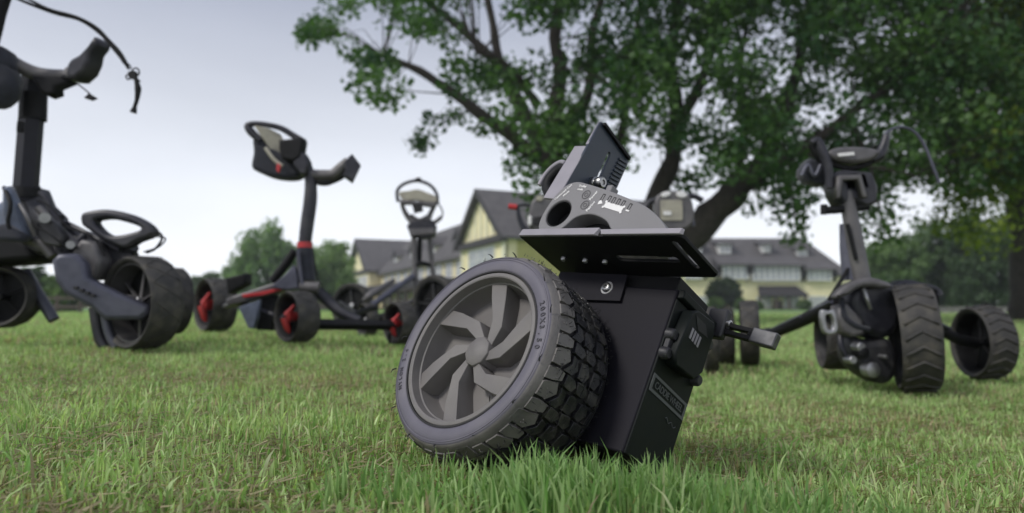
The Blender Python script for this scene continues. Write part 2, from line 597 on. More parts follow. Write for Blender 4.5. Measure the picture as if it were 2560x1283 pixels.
def tuft(n, seed):
    # long blades the mower missed, close in front of the unit
    r = np.random.default_rng(seed)
    x = 0.11 + 0.30 * np.clip(r.normal(0, 0.45, n), -1, 1); y = 0.735 + 0.10 * (0.12 - x) * 0.4 + r.normal(0, 0.028, n)
    z = G(x, y) - 0.003
    H = r.uniform(0.036, 0.062, n) * np.where(x > 0, 1.18, 0.72 + 0.3 * r.random(n))
    W = r.uniform(0.0026, 0.0048, n)
    th = r.uniform(-0.9, 0.9, n); la = r.uniform(0, 2 * np.pi, n); lean = r.normal(0.1, 0.28, n)
    sx, sy = np.cos(th) * W / 2, np.sin(th) * W / 2
    V = []
    for i, t in enumerate(np.linspace(0, 1, 5)):
        ca = lean * (0.3 * t + 0.8 * t * t)
        ox, oy, oz = np.cos(la) * np.sin(ca) * H * t, np.sin(la) * np.sin(ca) * H * t, np.cos(ca) * H * t
        ww = (1, .97, .85, .6, 0)[i]
        if i < 4:
            V += [np.stack([x + ox - sx * ww, y + oy - sy * ww, z + oz], -1), np.stack([x + ox + sx * ww, y + oy + sy * ww, z + oz], -1)]
        else:
            V.append(np.stack([x + ox, y + oy, z + oz], -1))
    V = np.stack(V, 1)
    T = np.array([(0, 1, 3), (0, 3, 2), (2, 3, 5), (2, 5, 4), (4, 5, 7), (4, 7, 6), (6, 7, 8)])
    tri = (T[None] + (np.arange(n) * 9)[:, None, None]).reshape(-1, 3)
    g = r.random((n, 1))
    c = ((1 - g) * np.array([[0.15, 0.31, 0.08]]) + g * np.array([[0.40, 0.54, 0.24]])) * r.uniform(0.75, 1.15, (n, 1))
    return V.reshape(-1, 3), tri, np.repeat(c[:, None], 9, 1).reshape(-1, 3)


def grass():
    gm = leafmat('grass_blade', 0.38, 0.5, 1.0)
    zs = [grass_zone(0.42, 1.25, 31000, 0.0026, 0.0255, 4, (0.85, 0.25), 1, 0.11),
          grass_zone(0.42, 1.25, 2600, 0.0036, 0.042, 4, (0.85, 0.25), 11, 0.02),
          grass_zone(1.25, 2.6, 18000, 0.0031, 0.026, 3, (0.82, 0.3), 2),
          grass_zone(2.6, 5.5, 4200, 0.006, 0.032, 2, (0.80, 0.3), 3),
          grass_zone(5.5, 13, 900, 0.012, 0.034, 2, (0.80, 0.3), 4),
          grass_zone(13, 32, 130, 0.03, 0.045, 2, (0.80, 0.3), 5)]
    zs.append(tuft(1500, 91))
    V, T, C = [], [], []
    o = 0
    for a, b, c in zs:
        V.append(a); T.append(b + o); C.append(c)
        o += len(a)
    bigmesh('grass', np.concatenate(V), np.concatenate(T), np.concatenate(C), gm, kind='stuff',
            label='short green lawn with yellow straw patches', cat='grass')
    r = np.random.default_rng(77)
    n = 30000
    y = 0.42 + 1.8 * r.random(n) ** 1.3; x = r.uniform(-1, 1, n) * (0.85 * y + 0.25)
    z = G(x, y) + r.uniform(0.001, 0.014, n)
    a = r.uniform(0, np.pi, n); L = r.uniform(0.01, 0.035, n); W = 0.0011
    dx, dy = np.cos(a) * L / 2, np.sin(a) * L / 2
    dz = r.normal(0, 0.004, n)
    ex, ey = -np.sin(a) * W, np.cos(a) * W
    V = np.stack([np.stack([x - dx, y - dy, z - dz], -1), np.stack([x - dx + ex, y - dy + ey, z - dz + W], -1),
                  np.stack([x + dx + ex, y + dy + ey, z + dz + W], -1), np.stack([x + dx, y + dy, z + dz], -1)], 1)
    tri = (np.array([(0, 1, 2), (0, 2, 3)])[None] + (np.arange(n) * 4)[:, None, None]).reshape(-1, 3)
    c = np.array([[0.44, 0.37, 0.23]]) * r.uniform(0.5, 1.15, (n, 1))
    bigmesh('straw_thatch', V.reshape(-1, 3), tri, np.repeat(c[:, None], 4, 1).reshape(-1, 3), gm, kind='stuff',
            label='dry straw clippings lying in the lawn', cat='straw')


# ================================================================== TREES
def leaves(clumps, per, size, spread, c0, c1, seed, flatz=0.75):
    """clumps: (n,4) xyz + scale; returns verts, tris, cols"""
    r = np.random.default_rng(seed)
    cl = np.asarray(clumps)
    idx = np.repeat(np.arange(len(cl)), (per * np.clip(cl[:, 3], 0.3, 3)).astype(int))
    n = len(idx)
    d = r.normal(0, 1, (n, 3))
    d /= np.linalg.norm(d, axis=1)[:, None]
    rad = spread * cl[idx, 3] * r.random(n) ** 0.45
    p = cl[idx, :3] + d * rad[:, None] * np.array([1, 1, flatz])
    nrm = r.normal(0, 1, (n, 3)) + np.array([0, 0, 0.9])
    nrm /= np.linalg.norm(nrm, axis=1)[:, None]
    u = np.cross(nrm, r.normal(0, 1, (n, 3)))
    u /= np.linalg.norm(u, axis=1)[:, None]
    w = np.cross(nrm, u)
    s = (size * r.uniform(0.6, 1.25, n))[:, None]
    droop = nrm * s * 0.22
    V = np.stack([p - u * s * 0.5, p - w * s * 0.42 + u * s * 0.02 - droop, p + u * s * 0.55 - droop * 1.4, p + w * s * 0.42 + u * s * 0.02 - droop], 1)
    tri = (np.array([(0, 1, 2), (0, 2, 3)])[None] + (np.arange(n) * 4)[:, None, None]).reshape(-1, 3)
    g = r.random(len(cl))[idx][:, None] * 0.65 + r.random((n, 1)) * 0.35
    c = (1 - g) * np.array([c0]) + g * np.array([c1])
    return V.reshape(-1, 3), tri, np.repeat(c[:, None], 4, 1).reshape(-1, 3)


LEAF = leafmat('tree_leaf', 0.42, 0.5, 1.15)


def limb_mesh(name, limbs, parent, twigs=(), thin=1.0):
    mb = MB()
    for path, r0, r1 in limbs:
        pp = smoothpath(path, 5)
        n = len(pp)
        rs = [(r0 + (r1 - r0) * (i / (n - 1)) ** 0.8) * thin for i in range(n)]
        pp = [p + Vector((math.sin(i * 1.3 + r0 * 50), math.cos(i * 1.7), 0)) * rs[i] * 0.22 for i, p in enumerate(pp)]
        rs = [q * (1 + 0.09 * math.sin(i * 2.1)) for i, q in enumerate(rs)]
        mb.tube(pp, rs, 9, cap=True)
    for path, r0 in twigs:
        mb.tube(path, [r0, r0 * 0.6, r0 * 0.25][:len(path)], 4, cap=False)
    return mb.put(name, M_bark(), parent, smooth=3.2)


def clumps_to_twigs(clumps, limbs, rnd, every=1, r0=0.022):
    pts = []
    for path, a, b in limbs:
        pp = smoothpath(path, 5)
        pts += pp[len(pp) // 4:]
    A = np.array([tuple(p) for p in pts])
    tw = []
    for i, c in enumerate(clumps):
        if i % every: continue
        c3 = np.array(c[:3])
        d = np.linalg.norm(A - c3, axis=1) + 0.6 * np.maximum(A[:, 2] - c3[2], 0)
        j = int(d.argmin())
        a = Vector(A[j]); b = Vector(c3)
        if (b - a).length > 2.4: continue
        mid = (a + b) / 2 + Vector((rnd.uniform(-.2, .2), rnd.uniform(-.2, .2), rnd.uniform(0, .3)))
        tw.append(([a, mid, b], r0 * min(2.2, 0.5 + (b - a).length / 2)))
    return tw


def big_maple():
    Y = 14.0
    base = P(1600, 790, Y); base.z = -0.1
    root = empty('maple_tree', (base.x, base.y, 0), 'big dark green tree with several leaning limbs over the middle of the lawn', 'tree', 'trees around the lawn')
    q = lambda l: [P(a, b, c) for a, b, c in l]
    limbs = [([base, P(1598, 700, Y), P(1590, 630, Y)], 0.62, 0.50),
             (q([(1590, 640, 14), (1500, 540, 14), (1400, 440, 13.8), (1370, 350, 13.8)]), 0.42, 0.30),
             (q([(1400, 440, 13.8), (1290, 350, 13.5), (1180, 270, 13.2), (1070, 190, 13), (960, 140, 12.7)]), 0.24, 0.07),
             (q([(1380, 380, 13.8), (1310, 290, 14.2), (1260, 180, 14.5), (1160, 80, 14.6), (1040, -20, 14.8)]), 0.26, 0.08),
             (q([(1260, 190, 14.5), (1230, 60, 14.8), (1200, -120, 15), (1150, -330, 15)]), 0.15, 0.05),
             (q([(1375, 340, 13.8), (1400, 210, 13.2), (1390, 60, 13), (1430, -200, 13), (1400, -500, 13)]), 0.24, 0.07),
             (q([(1380, 330, 13.6), (1470, 240, 14), (1480, 100, 14.4), (1520, -100, 15), (1560, -420, 15)]), 0.20, 0.06),
             (q([(1340, 260, 14), (1300, 200, 13.4), (1250, 150, 12.8), (1190, 130, 12.4)]), 0.13, 0.05),
             (q([(1595, 640, 14), (1650, 480, 14.3), (1690, 340, 14.5), (1680, 150, 14.8), (1700, -150, 15), (1720, -600, 15)]), 0.34, 0.08),
             (q([(1690, 330, 14.5), (1760, 180, 14), (1800, 20, 13.6), (1830, -300, 13.3)]), 0.18, 0.06),
             (q([(1600, 650, 14), (1740, 580, 13.8), (1830, 480, 13.6), (1900, 420, 13.5)]), 0.42, 0.33),
             (q([(1890, 425, 13.5), (1950, 320, 13.8), (1990, 180, 14), (2030, -40, 14.3), (2050, -400, 14.5)]), 0.26, 0.07),
             (q([(1880, 435, 13.5), (1990, 380, 13), (2120, 290, 12.6), (2260, 180, 12.2), (2400, 60, 12)]), 0.20, 0.06),
             (q([(1840, 470, 13.6), (1860, 330, 14.2), (1850, 180, 14.6), (1880, 0, 15)]), 0.15, 0.05),
             (q([(1990, 380, 13), (2090, 400, 12.4), (2200, 420, 12), (2290, 440, 11.8)]), 0.10, 0.03),
             (q([(1985, 185, 14), (1960, 330, 13.2), (1978, 450, 12.9), (1990, 590, 12.8)]), 0.05, 0.012),
             (q([(2120, 290, 12.6), (2170, 400, 12.4), (2195, 500, 12.3), (2210, 600, 12.3)]), 0.05, 0.012),
             (q([(1500, 540, 14), (1540, 400, 15), (1570, 220, 15.6), (1600, 0, 16)]), 0.2, 0.06)]
    r = np.random.default_rng(3)
    lo = [(735, 75), (770, 110), (830, 130), (868, 190), (900, 235), (960, 270), (985, 200), (1030, 260), (1040, 375), (1085, 365), (1120, 300), (1180, 300),
          (1220, 330), (1290, 430), (1340, 490), (1420, 470), (1500, 420), (1600, 440), (1700, 500), (1780, 480), (1860, 520), (1900, 490), (1950, 520), (1965, 600), (2010, 600),
          (2040, 480), (2120, 470), (2180, 560), (2210, 610), (2250, 480), (2350, 450), (2600, 470)]
    holes = [(1720, 200, 22, 26), (1930, 60, 20, 24), (2200, 330, 24, 22), (2020, 320, 18, 26), (2160, 90, 22, 18), (1660, 270, 20, 28), (1790, 260, 16, 24), (1215, 70, 42, 70), (1385, 105, 30, 55), (1335, 240, 26, 50), (1040, 205, 50, 40), (1120, 300, 60, 34), (1230, 385, 55, 50),
             (1640, 440, 36, 40), (1600, 360, 25, 30), (1860, 130, 20, 20), (1980, 140, 26, 22), (1960, 190, 22, 28), (2100, 200, 28, 26), (2080, 300, 26, 34),
             (1880, 540, 60, 26), (2110, 555, 60, 70), (2280, 510, 62, 44), (1900, 400, 26, 26), (1820, 300, 18, 20), (1010, 300, 30, 60), (890, 60, 30, 25), (1480, 40, 24, 40),
             (1560, 90, 20, 26), (960, 90, 22, 22), (1100, 120, 20, 26), (1700, 60, 20, 22), (2000, 560, 24, 40), (2440, 230, 24, 18), (1760, 400, 20, 24), (1500, 300, 18, 20), (1280, 100, 16, 22)]
    xs, ys = zip(*lo)
    cl = []
    while len(cl) < 1560:
        px = r.uniform(735, 2620); py = r.uniform(-1000, 620)
        low = np.interp(px, xs, ys)
        if py > low - 22: continue
        if px < 870 and py < (55 if px < 840 else 15): continue
        if px < 1000 and py < 0 and (1000 - px) > 150 + py * 0.3: continue
        if py < -100 and px < 1000 - py * 0.25 - 100: continue
        dens = 0.7 if px < 1000 else (0.66 if px < 1500 else 0.9)
        if py < -60: dens *= 0.8
        if r.random() > dens: continue
        yy = r.uniform(11.0, 17.5)
        k = 1.0
        if any(((px - a) / (c + 24)) ** 2 + ((py - b) / (d + 24)) ** 2 < 1 for a, b, c, d in holes): continue
        p = P(px, py, yy)
        if p.z < 1.2: continue
        cl.append((p.x, p.y, p.z, r.uniform(0.6, 1.25) * (0.68 if px < 1200 else 0.95)))
    # drooping sprays that hang below the crown
    for (a, b, yy, s) in [(790, 75, 12.6, .55), (770, 95, 12.6, .45), (830, 90, 12.6, .5), (905, 210, 12.8, .6), (940, 235, 12.8, .6), (965, 255, 12.8, .45), (1060, 345, 13, .5),
                          (1045, 365, 13, .45), (1085, 300, 13, .5), (1140, 290, 13, .4), (1195, 320, 13.2, .4), (1985, 540, 12.8, .55), (1990, 590, 12.8, .5), (1975, 500, 12.8, .55),
                          (2200, 560, 12.3, .55), (2195, 520, 12.3, .6), (2215, 600, 12.3, .45), (1880, 510, 13, .5), (1330, 420, 13.6, .8), (1350, 470, 13.6, .8), (1300, 400, 13.6, .6),
                          (1360, 520, 13.8, .7), (2160, 500, 12.3, .6), (2010, 470, 12.6, .7)]:
        p = P(a, b, yy)
        cl.append((p.x, p.y, p.z, s))
    cl = np.array(cl)
    V, T, C = leaves(cl, 125, 0.122, 0.68, (0.020, 0.064, 0.028), (0.100, 0.185, 0.050), 5)
    bigmesh('crown', V, T, C, LEAF, root)
    tw = clumps_to_twigs(cl, limbs, random.Random(2), r0=0.012)
    limb_mesh('trunk', limbs, root, tw, thin=0.80)


def right_tree():
    Y = 16
    base = P(2560, 790, Y); base.z = -0.1
    root = empty('broadleaf_tree', (base.x, base.y, 0), 'yellow green broadleaf tree with a dark trunk at the right edge of the lawn', 'tree', 'trees around the lawn')
    q = lambda l: [P(a, b, c) for a, b, c in l]
    limbs = [([base, P(2552, 600, Y), P(2545, 400, Y), P(2560, 150, Y), P(2590, -300, Y)], 0.30, 0.10),
             (q([(2548, 430, 16), (2470, 300, 15), (2400, 180, 14.4), (2340, 0, 14)]), 0.13, 0.04),
             (q([(2550, 340, 16), (2640, 200, 15), (2760, 40, 14.5)]), 0.13, 0.04),
             (q([(2548, 500, 16), (2480, 440, 14.5), (2400, 400, 13.5)]), 0.09, 0.03)]
    r = np.random.default_rng(9)
    cl = []
    while len(cl) < 470:
        px = r.uniform(2270, 2950); py = r.uniform(-600, 620)
        edge = 2330 if py > 120 else 2400
        if py > 450: edge = 2370
        if px < edge + r.normal(0, 40): continue
        if ((px - 2440) / 50) ** 2 + ((py - 235) / 40) ** 2 < 1: continue
        yy = r.uniform(11.5, 18)
        if py > 520 and r.random() < 0.35: continue
        p = P(px, py, yy)
        cl.append((p.x, p.y, p.z, r.uniform(0.6, 1.2)))
    cl = np.array(cl)
    V, T, C = leaves(cl, 120, 0.105, 0.65, (0.07, 0.13, 0.018), (0.20, 0.26, 0.035), 6)
    bigmesh('crown', V, T, C, LEAF, root)
    limb_mesh('trunk', limbs, root, clumps_to_twigs(cl, limbs, random.Random(5), 1))


def bg_tree(px, ptop, pbot, wpx, Y, c0, c1, label, seed, name='broadleaf_tree', size=0.34, dens=1.0, trunk=True, group='trees around the lawn', dip=0.25):
    top = P(px, ptop, Y); b = P(px, 775, Y)
    k = Y / F
    rx = wpx / 2 * k
    zc1 = top.z; zc0 = P(px, pbot, Y).z
    root = empty(name, (b.x, Y, 0), label, 'tree' if name != 'round_bush' else 'bush', group)
    r = np.random.default_rng(seed)
    cl = []
    n = int(90 * dens)
    for _ in range(n):
        d = r.normal(0, 1, 3); d /= np.linalg.norm(d)
        rad = r.random() ** 0.4
        lump = 1 + dip * math.sin(3 * math.atan2(d[2], d[0]) + seed) * 0.5 + dip * 0.4 * math.sin(7 * math.atan2(d[2], d[0]) + seed * 2)
        cl.append((b.x + d[0] * rx * rad * lump * 0.88, Y + d[1] * rx * 0.8 * rad, (zc0 + zc1) / 2 + d[2] * (zc1 - zc0) / 2 * 0.9 * rad * lump, r.uniform(0.7, 1.2)))
    cl = np.array(cl)
    sp = max(rx, (zc1 - zc0) / 2) * 0.24
    V, T, C = leaves(cl, 70, size, sp, c0, c1, seed + 50)
    bigmesh('crown', V, T, C, LEAF, root)
    h = zc1 - zc0
    limbs = [([(b.x, Y, -0.1), (b.x + 0.1, Y, zc0 * 0.6 + 0.3), (b.x, Y, zc0 + h * 0.6)], max(0.05 * h, 0.06), 0.03 * h + 0.01),
             ([(b.x, Y, zc0 + 0.1 * h), (b.x - rx * 0.5, Y, zc0 + h * 0.6)], 0.03 * h, 0.01 * h),
             ([(b.x, Y, zc0 + 0.1 * h), (b.x + rx * 0.5, Y, zc0 + h * 0.65)], 0.03 * h, 0.01 * h)]
    limb_mesh('trunk', limbs, root)


def background_trees():
    g0, g1 = (0.10, 0.17, 0.085), (0.24, 0.35, 0.16)  # left trees' greens lightened: distance haze put into the leaf colour
    bg_tree(668, 560, 775, 200, 62, g0, g1, 'rounded mid green tree far behind the red-trimmed trolley post, on its left', 21, dens=1.6)
    bg_tree(825, 592, 775, 130, 66, (0.14, 0.22, 0.09), (0.30, 0.42, 0.17), 'pale green tree far away between the trolley post and the left gable', 22, dens=1.4)
    bg_tree(755, 600, 775, 120, 74, g0, (0.12, 0.2, 0.07), 'green tree far away directly behind the red-trimmed trolley post', 26, dens=1.2)
    bg_tree(505, 670, 785, 110, 80, (0.08, 0.13, 0.06), (0.17, 0.24, 0.12), 'low pale tree of the far tree line, behind the left red-hub wheel', 23, dens=1.2)
    bg_tree(600, 640, 785, 90, 78, g0, g1, 'low tree of the far tree line, left of the rounded mid green tree', 24, dens=1.1)
    bg_tree(420, 690, 785, 120, 80, (0.06, 0.11, 0.05), (0.14, 0.2, 0.1), 'low tree of the far tree line behind the big patterned wheel', 25, dens=1.2)
    bg_tree(170, 672, 785, 130, 40, (0.05, 0.10, 0.035), (0.16, 0.24, 0.075), 'light green tree far left under the grey trolley arm', 27, dens=1.3, size=.25)
    bg_tree(70, 668, 785, 120, 42, (0.03, 0.07, 0.03), (0.09, 0.15, 0.05), 'dark green tree far left behind the slanting blue-grey bar', 28, dens=1.3, size=.25)
    bg_tree(-60, 650, 785, 160, 44, (0.03, 0.07, 0.03), (0.09, 0.15, 0.05), 'dark green tree at the far left edge of the lawn', 29, dens=1.2, size=.25)
    d0, d1 = (0.055, 0.10, 0.050), (0.15, 0.23, 0.095)  # right trees' greens lightened too, haze painted into the leaves
    bg_tree(2240, 590, 775, 170, 48, (0.08, 0.14, 0.06), (0.19, 0.28, 0.11), 'green tree just right of the leaning trolley post, beyond the lawn', 31, dens=1.6, size=.28)
    bg_tree(2350, 545, 775, 200, 50, d0, d1, 'tall dark green tree beyond the right part of the lawn, under the sky gap', 32, dens=1.7, size=.28)
    bg_tree(2460, 520, 775, 190, 46, d0, (0.11, 0.17, 0.08), 'dark tree beyond the low stone wall at the right', 33, dens=1.6, size=.28)
    bg_tree(2600, 480, 775, 220, 44, d0, d1, 'dark tree cut by the right edge, behind the low stone wall', 34, dens=1.6, size=.28)
    for i, (px, t) in enumerate([(2300, 700), (2400, 705), (2500, 695), (2590, 690)]):
        bg_tree(px, t, 784, 150, 56, (0.035, 0.07, 0.035), (0.10, 0.16, 0.07),
                ['dark bush of the right hedge, nearest to the leaning trolley post', 'dark bush in the middle of the right hedge, behind the stone wall',
                 'dark bush of the right hedge just left of the dark tree trunk', 'dark bush of the right hedge cut by the right edge of the picture'][i], 80 + i, name='round_bush', dens=0.9, size=.26, group='bushes of the right hedge', dip=0.1)
    bg_tree(2170, 640, 775, 90, 95, g0, g1, 'small green tree at the right end of the cream house', 35, dens=1.0)
    bg_tree(1812, 692, 772, 92, 72, (0.018, 0.034, 0.014), (0.045, 0.075, 0.025), 'dark round clipped bush in front of the cream house wall', 41, name='round_bush', dens=1.5, size=.3, group=None, dip=0.05)
    for i, (px, s) in enumerate([(1790, 26), (1850, 22), (2010, 20), (1895, 16)]):
        bg_tree(px, 768 - s, 778, s * 1.8, 70, (0.06, 0.12, 0.04), (0.16, 0.24, 0.08),
                ['low light green shrub left of the dark round bush', 'low light green shrub right of the dark round bush', 'low shrub right of the brown house door', 'low shrub left of the brown house door'][i],
                60 + i, name='round_bush', dens=0.35, size=.25, group='shrubs along the cream house', dip=0.1)


# ================================================================== HOUSE
def inn():
    al = math.radians(67)
    C0 = P(1264, 770, 50); C0.z = 0
    U = Vector((-math.cos(al), math.sin(al), 0))     # along the left wing facade, going left and away
    N = Vector((math.sin(al), math.cos(al), 0))      # into the building
    root = empty('country_house', (C0.x, C0.y, 0), 'long cream country house with grey roofs, gables and dormers across the lawn', 'house')

    def mk(o, u, n):
        def f(a, b, c): return o + u * a + n * b + Vector((0, 0, c))
        return f
    L = mk(C0, U, N)

    def hb(fr, name, m, u, n, z, parent=root):
        pts = [fr(u[i], n[j], z[k]) for k in (0, 1) for i, j in ((0, 0), (1, 0), (1, 1), (0, 1))]
        return MB().hexa(pts).put(name, m, parent)

    def gable_roof(fr, u, n, ze, zr, over=0.5, axis='n', th=0.22, hip=(0, 0), parent=root):
        """two roof slabs; ridge along axis"""
        out = []
        if axis == 'n':
            um = (u[0] + u[1]) / 2
            sl = (zr - ze) / (um - u[0])
            for ua, s in ((u[0] - over, -1), (u[1] + over, 1)):
                za = ze - sl * over
                pts = [fr(ua, n[0] - over, za), fr(um, n[0] - over, zr), fr(um, n[1] + over, zr), fr(ua, n[1] + over, za)]
                o = MB().prism(pts, (0, 0, -th)).put('roof_slope', M_roof(), parent)
                MB().hexa([fr(ua, n[0] - over - .08, za - .5), fr(um, n[0] - over - .08, zr - .5), fr(um, n[0] - over - .01, zr - .5), fr(ua, n[0] - over - .01, za - .5),
                           fr(ua, n[0] - over - .08, za + .05), fr(um, n[0] - over - .08, zr + .05), fr(um, n[0] - over - .01, zr + .05), fr(ua, n[0] - over - .01, za + .05)]).put('bargeboard', M_timber(), parent)
        else:
            nm = (n[0] + n[1]) / 2
            sl = (zr - ze) / (nm - n[0])
            for na in (n[0] - over, n[1] + over):
                za = ze - sl * over
                pts = [fr(u[0] - over * .2, na, za), fr(u[0] + hip[0], nm, zr), fr(u[1] - hip[1], nm, zr), fr(u[1] + over * .2, na, za)]
                MB().prism(pts, (0, 0, -th)).put('roof_slope', M_roof(), parent)
            for k, (ue, h) in enumerate(((u[0] - over * .2, hip[0]), (u[1] + over * .2, -hip[1]))):
                if h:
                    ub = (u[0] if k == 0 else u[1]) + h
                    MB().prism([fr(ue, n[0] - over, ze - sl * over), fr(ub, nm, zr), fr(ue, n[1] + over, ze - sl * over)], (0, 0, -th)).put('roof_slope', M_roof(), parent)

    def window(fr, u0, u1, z0, z1, n=-0.0, parent=root, mull=1, fm=None):
        fm = fm or M_wfr()
        w = 0.13
        mb = MB()
        def bx(a, b, c, d, e=-0.10, f=-0.004):
            pts = [fr(uu, n + nn, zz) for zz in (c, d) for uu, nn in ((a, e), (b, e), (b, f), (a, f))]
            mb.hexa(pts)
        bx(u0, u1, z0 - w, z0); bx(u0, u1, z1, z1 + w); bx(u0 - w, u0, z0 - w, z1 + w); bx(u1, u1 + w, z0 - w, z1 + w)
        for k in range(1, mull + 1):
            um = u0 + (u1 - u0) * k / (mull + 1)
            bx(um - .075, um + .075, z0, z1, -0.08)
        bx(u0, u1, (z0 + z1) / 2 - .03, (z0 + z1) / 2 + .03, -0.075)
        wf = mb.put('window', fm, parent)
        pts = [fr(uu, n + nn, zz) for zz in (z0, z1) for uu, nn in ((u0, -0.055), (u1, -0.055), (u1, -0.004), (u0, -0.004))]
        MB().hexa(pts).put('pane', M_glass(), wf)
        return wf

    def pent(fr, name, m, u, n, z0, ze, zr, parent=root):
        um = (u[0] + u[1]) / 2
        MB().prism([fr(u[0], n[0], z0), fr(u[1], n[0], z0), fr(u[1], n[0], ze), fr(um, n[0], zr), fr(u[0], n[0], ze)],
                   fr(0, n[1], 0) - fr(0, n[0], 0)).put(name, m, parent)

    # --- near gable block
    pent(L, 'wall', M_yel(), (0, 10), (0, 16), 0, 5.7, 9.45)
    gable_roof(L, (0, 10), (0, 16), 5.9, 9.8, 0.55)
    # white half-timber posts on the gable
    for uu in (0.25, 9.75):
        hb(L, 'corner_board', M_crm(), (uu - .25, uu + .25), (-0.10, 0.25), (0, 5.6))
    hb(L, 'eave_band', M_timber(), (-0.3, 10.3), (-0.45, -0.003), (5.15, 5.65))
    for uu in (2.4, 3.7, 5.0, 6.3, 7.6):
        hb(L, 'timber_post', M_crm(), (uu - .12, uu + .12), (-0.12, -0.004), (5.7, 9.2 - abs(uu - 5) * .78))
    window(L, 2.2, 7.8, 3.3, 4.9, mull=2)
    window(L, 2.6, 7.4, 0.9, 2.3, mull=2)
    # side wall panel of the near block, its shade put into the olive
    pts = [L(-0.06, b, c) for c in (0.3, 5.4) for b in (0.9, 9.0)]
    MB().hexa([L(-0.06, 0.9, .3), L(-.004, 0.9, .3), L(-.004, 9, .3), L(-.06, 9, .3), L(-.06, .9, 5.3), L(-.004, .9, 5.3), L(-.004, 9, 5.3), L(-.06, 9, 5.3)]).put('shaded_side_panel', M_oliv(), root)
    # --- connecting range
    hb(L, 'wall', M_yel(), (10.02, 48), (1.0, 9), (0, 5.3))
    gable_roof(L, (10.9, 48.5), (1.0, 9), 5.5, 9.5, 0.6, axis='u')
    k = 0
    for uu in np.arange(12.2, 46, 3.4):
        window(L, uu, uu + 1.9, 3.2, 4.5, n=1.0, mull=1)
        k += 1
    for uu in (15, 23.5, 32, 40.5):
        # small roof dormers
        pent(L, 'dormer', M_crm(), (uu, uu + 1.9), (1.7, 4.6), 5.2, 7.0, 7.6)
        gable_roof(L, (uu, uu + 1.9), (1.7, 4.6), 7.15, 7.9, 0.25, th=0.12)
        window(L, uu + .35, uu + 1.55, 5.9, 6.8, n=1.7, mull=0)
    # porch with a row of little gables in front
    hb(L, 'porch_roof', M_btim(), (11, 46), (-2.2, 0.9), (1.95, 2.15))
    for uu in np.arange(11.2, 45, 2.6):
        um = uu + 1.1
        MB().prism([L(uu, -2.3, 2.16), L(uu + 2.2, -2.3, 2.16), L(um, -2.3, 2.95)], L(0, 3.1, 0) - L(0, 0, 0)).put('porch_gable', M_timber(), root)
    for uu in np.arange(11.2, 46, 3.4):
        hb(L, 'porch_post', M_btim(), (uu, uu + .3), (-2.1, -1.8), (0, 1.94))
    hb(L, 'porch_rail', M_btim(), (11.5, 46), (-2.0, -1.9), (0.9, 1.05))
    for uu in np.arange(13, 46, 6.8):
        window(L, uu, uu + 2.2, 0.8, 2.0, n=1.0, mull=1)
    # --- far gable block
    pent(L, 'wall', M_yel(), (47.5, 62), (-0.6, 14), 0, 5.6, 9.9)
    gable_roof(L, (47.5, 62), (-0.6, 14), 5.8, 10.4, 0.7)
    for uu in (49, 52.5, 57.2):
        window(L, uu, uu + 2.6, 3.1, 4.6, n=-0.6, mull=1)
    window(L, 52, 57.5, 0.7, 2.2, n=-0.6, mull=2)
    hb(L, 'eave_band', M_timber(), (47.4, 62.1), (-0.95, -0.604), (5.1, 5.6))
    # --- right wing, frontal
    R0 = P(1330, 775, 80); R0.z = 0
    R = mk(R0, Vector((1, 0, 0)), Vector((0, 1, 0)))
    kx = 80 / F
    ux = lambda px: (px - 1330) * kx
    zz = lambda py: P(1800, py, 80).z
    W = ux(2128)
    hb(R, 'wall', M_yel(), (0, W), (0, 11), (0, zz(681)))
    gable_roof(R, (0, W), (0, 11), zz(681), zz(584), 0.35, axis='u', hip=(0, 3.2))
    # through-eave dormers with their windows
    for (a, b, t, bt, mu) in ((1806, 1866, 660, 699, 3), (1880, 1994, 662, 703, 7), (2018, 2072, 672, 703, 3), (1700, 1750, 660, 699, 3), (1560, 1640, 660, 699, 5)):
        u0, u1 = ux(a), ux(b)
        hb(R, 'dormer', M_btim(), (u0 - .15, u1 + .15), (-0.42, 4.0), (zz(bt + 0), zz(t)))
        # lean-to roof rising to the main slope
        MB().prism([R(u0 - .7, -0.9, zz(t) - .25), R(u1 + .7, -0.9, zz(t) - .25), R(u1 + .2, 4.2, zz(t - 34)), R(u0 - .2, 4.2, zz(t - 34))], (0, 0, 0.22)).put('dormer_roof', M_roof(), root)
        for uu in (u0 - .7, u1 + .55):
            MB().prism([R(uu, -0.85, zz(t) - .27), R(uu, 4.0, zz(t - 34) - .1), R(uu, 3.6, zz(t) - .6), R(uu, -.2, zz(bt) - .1)], (0.15, 0, 0)).put('dormer_cheek', M_timber(), root)
        window(R, u0, u1, zz(bt - 3), zz(t + 5), n=-0.42, mull=mu)
    for (a, b, t, bt) in ((1816, 1848, 605, 628), (2018, 2046, 618, 640), (1745, 1772, 602, 626), (1930, 1950, 606, 624)):
        u0, u1 = ux(a), ux(b)
        n0 = 2.6
        hb(R, 'dormer', M_wfr(), (u0, u1), (n0, 5.2), (zz(bt + 3), zz(t)))
        MB().prism([R(u0 - .4, n0 - .5, zz(t) - .05), R(u1 + .4, n0 - .5, zz(t) - .05), R(u1 + .4, 5.4, zz(t - 12)), R(u0 - .4, 5.4, zz(t - 12))], (0, 0, 0.15)).put('dormer_roof', M_roof(), root)
        window(R, u0 + .25, u1 - .25, zz(bt - 2), zz(t + 5), n=n0, mull=1)
    # entrance porch, door, ground floor windows
    u0, u1 = ux(1882), ux(2004)
    MB().prism([R(u0, -1.8, zz(737)), R(u1, -1.8, zz(737)), R(u1 - .6, -.004, zz(715)), R(u0 + .6, -.004, zz(715))], (0, 0, -0.3)).put('porch_roof', M_timber(), root)
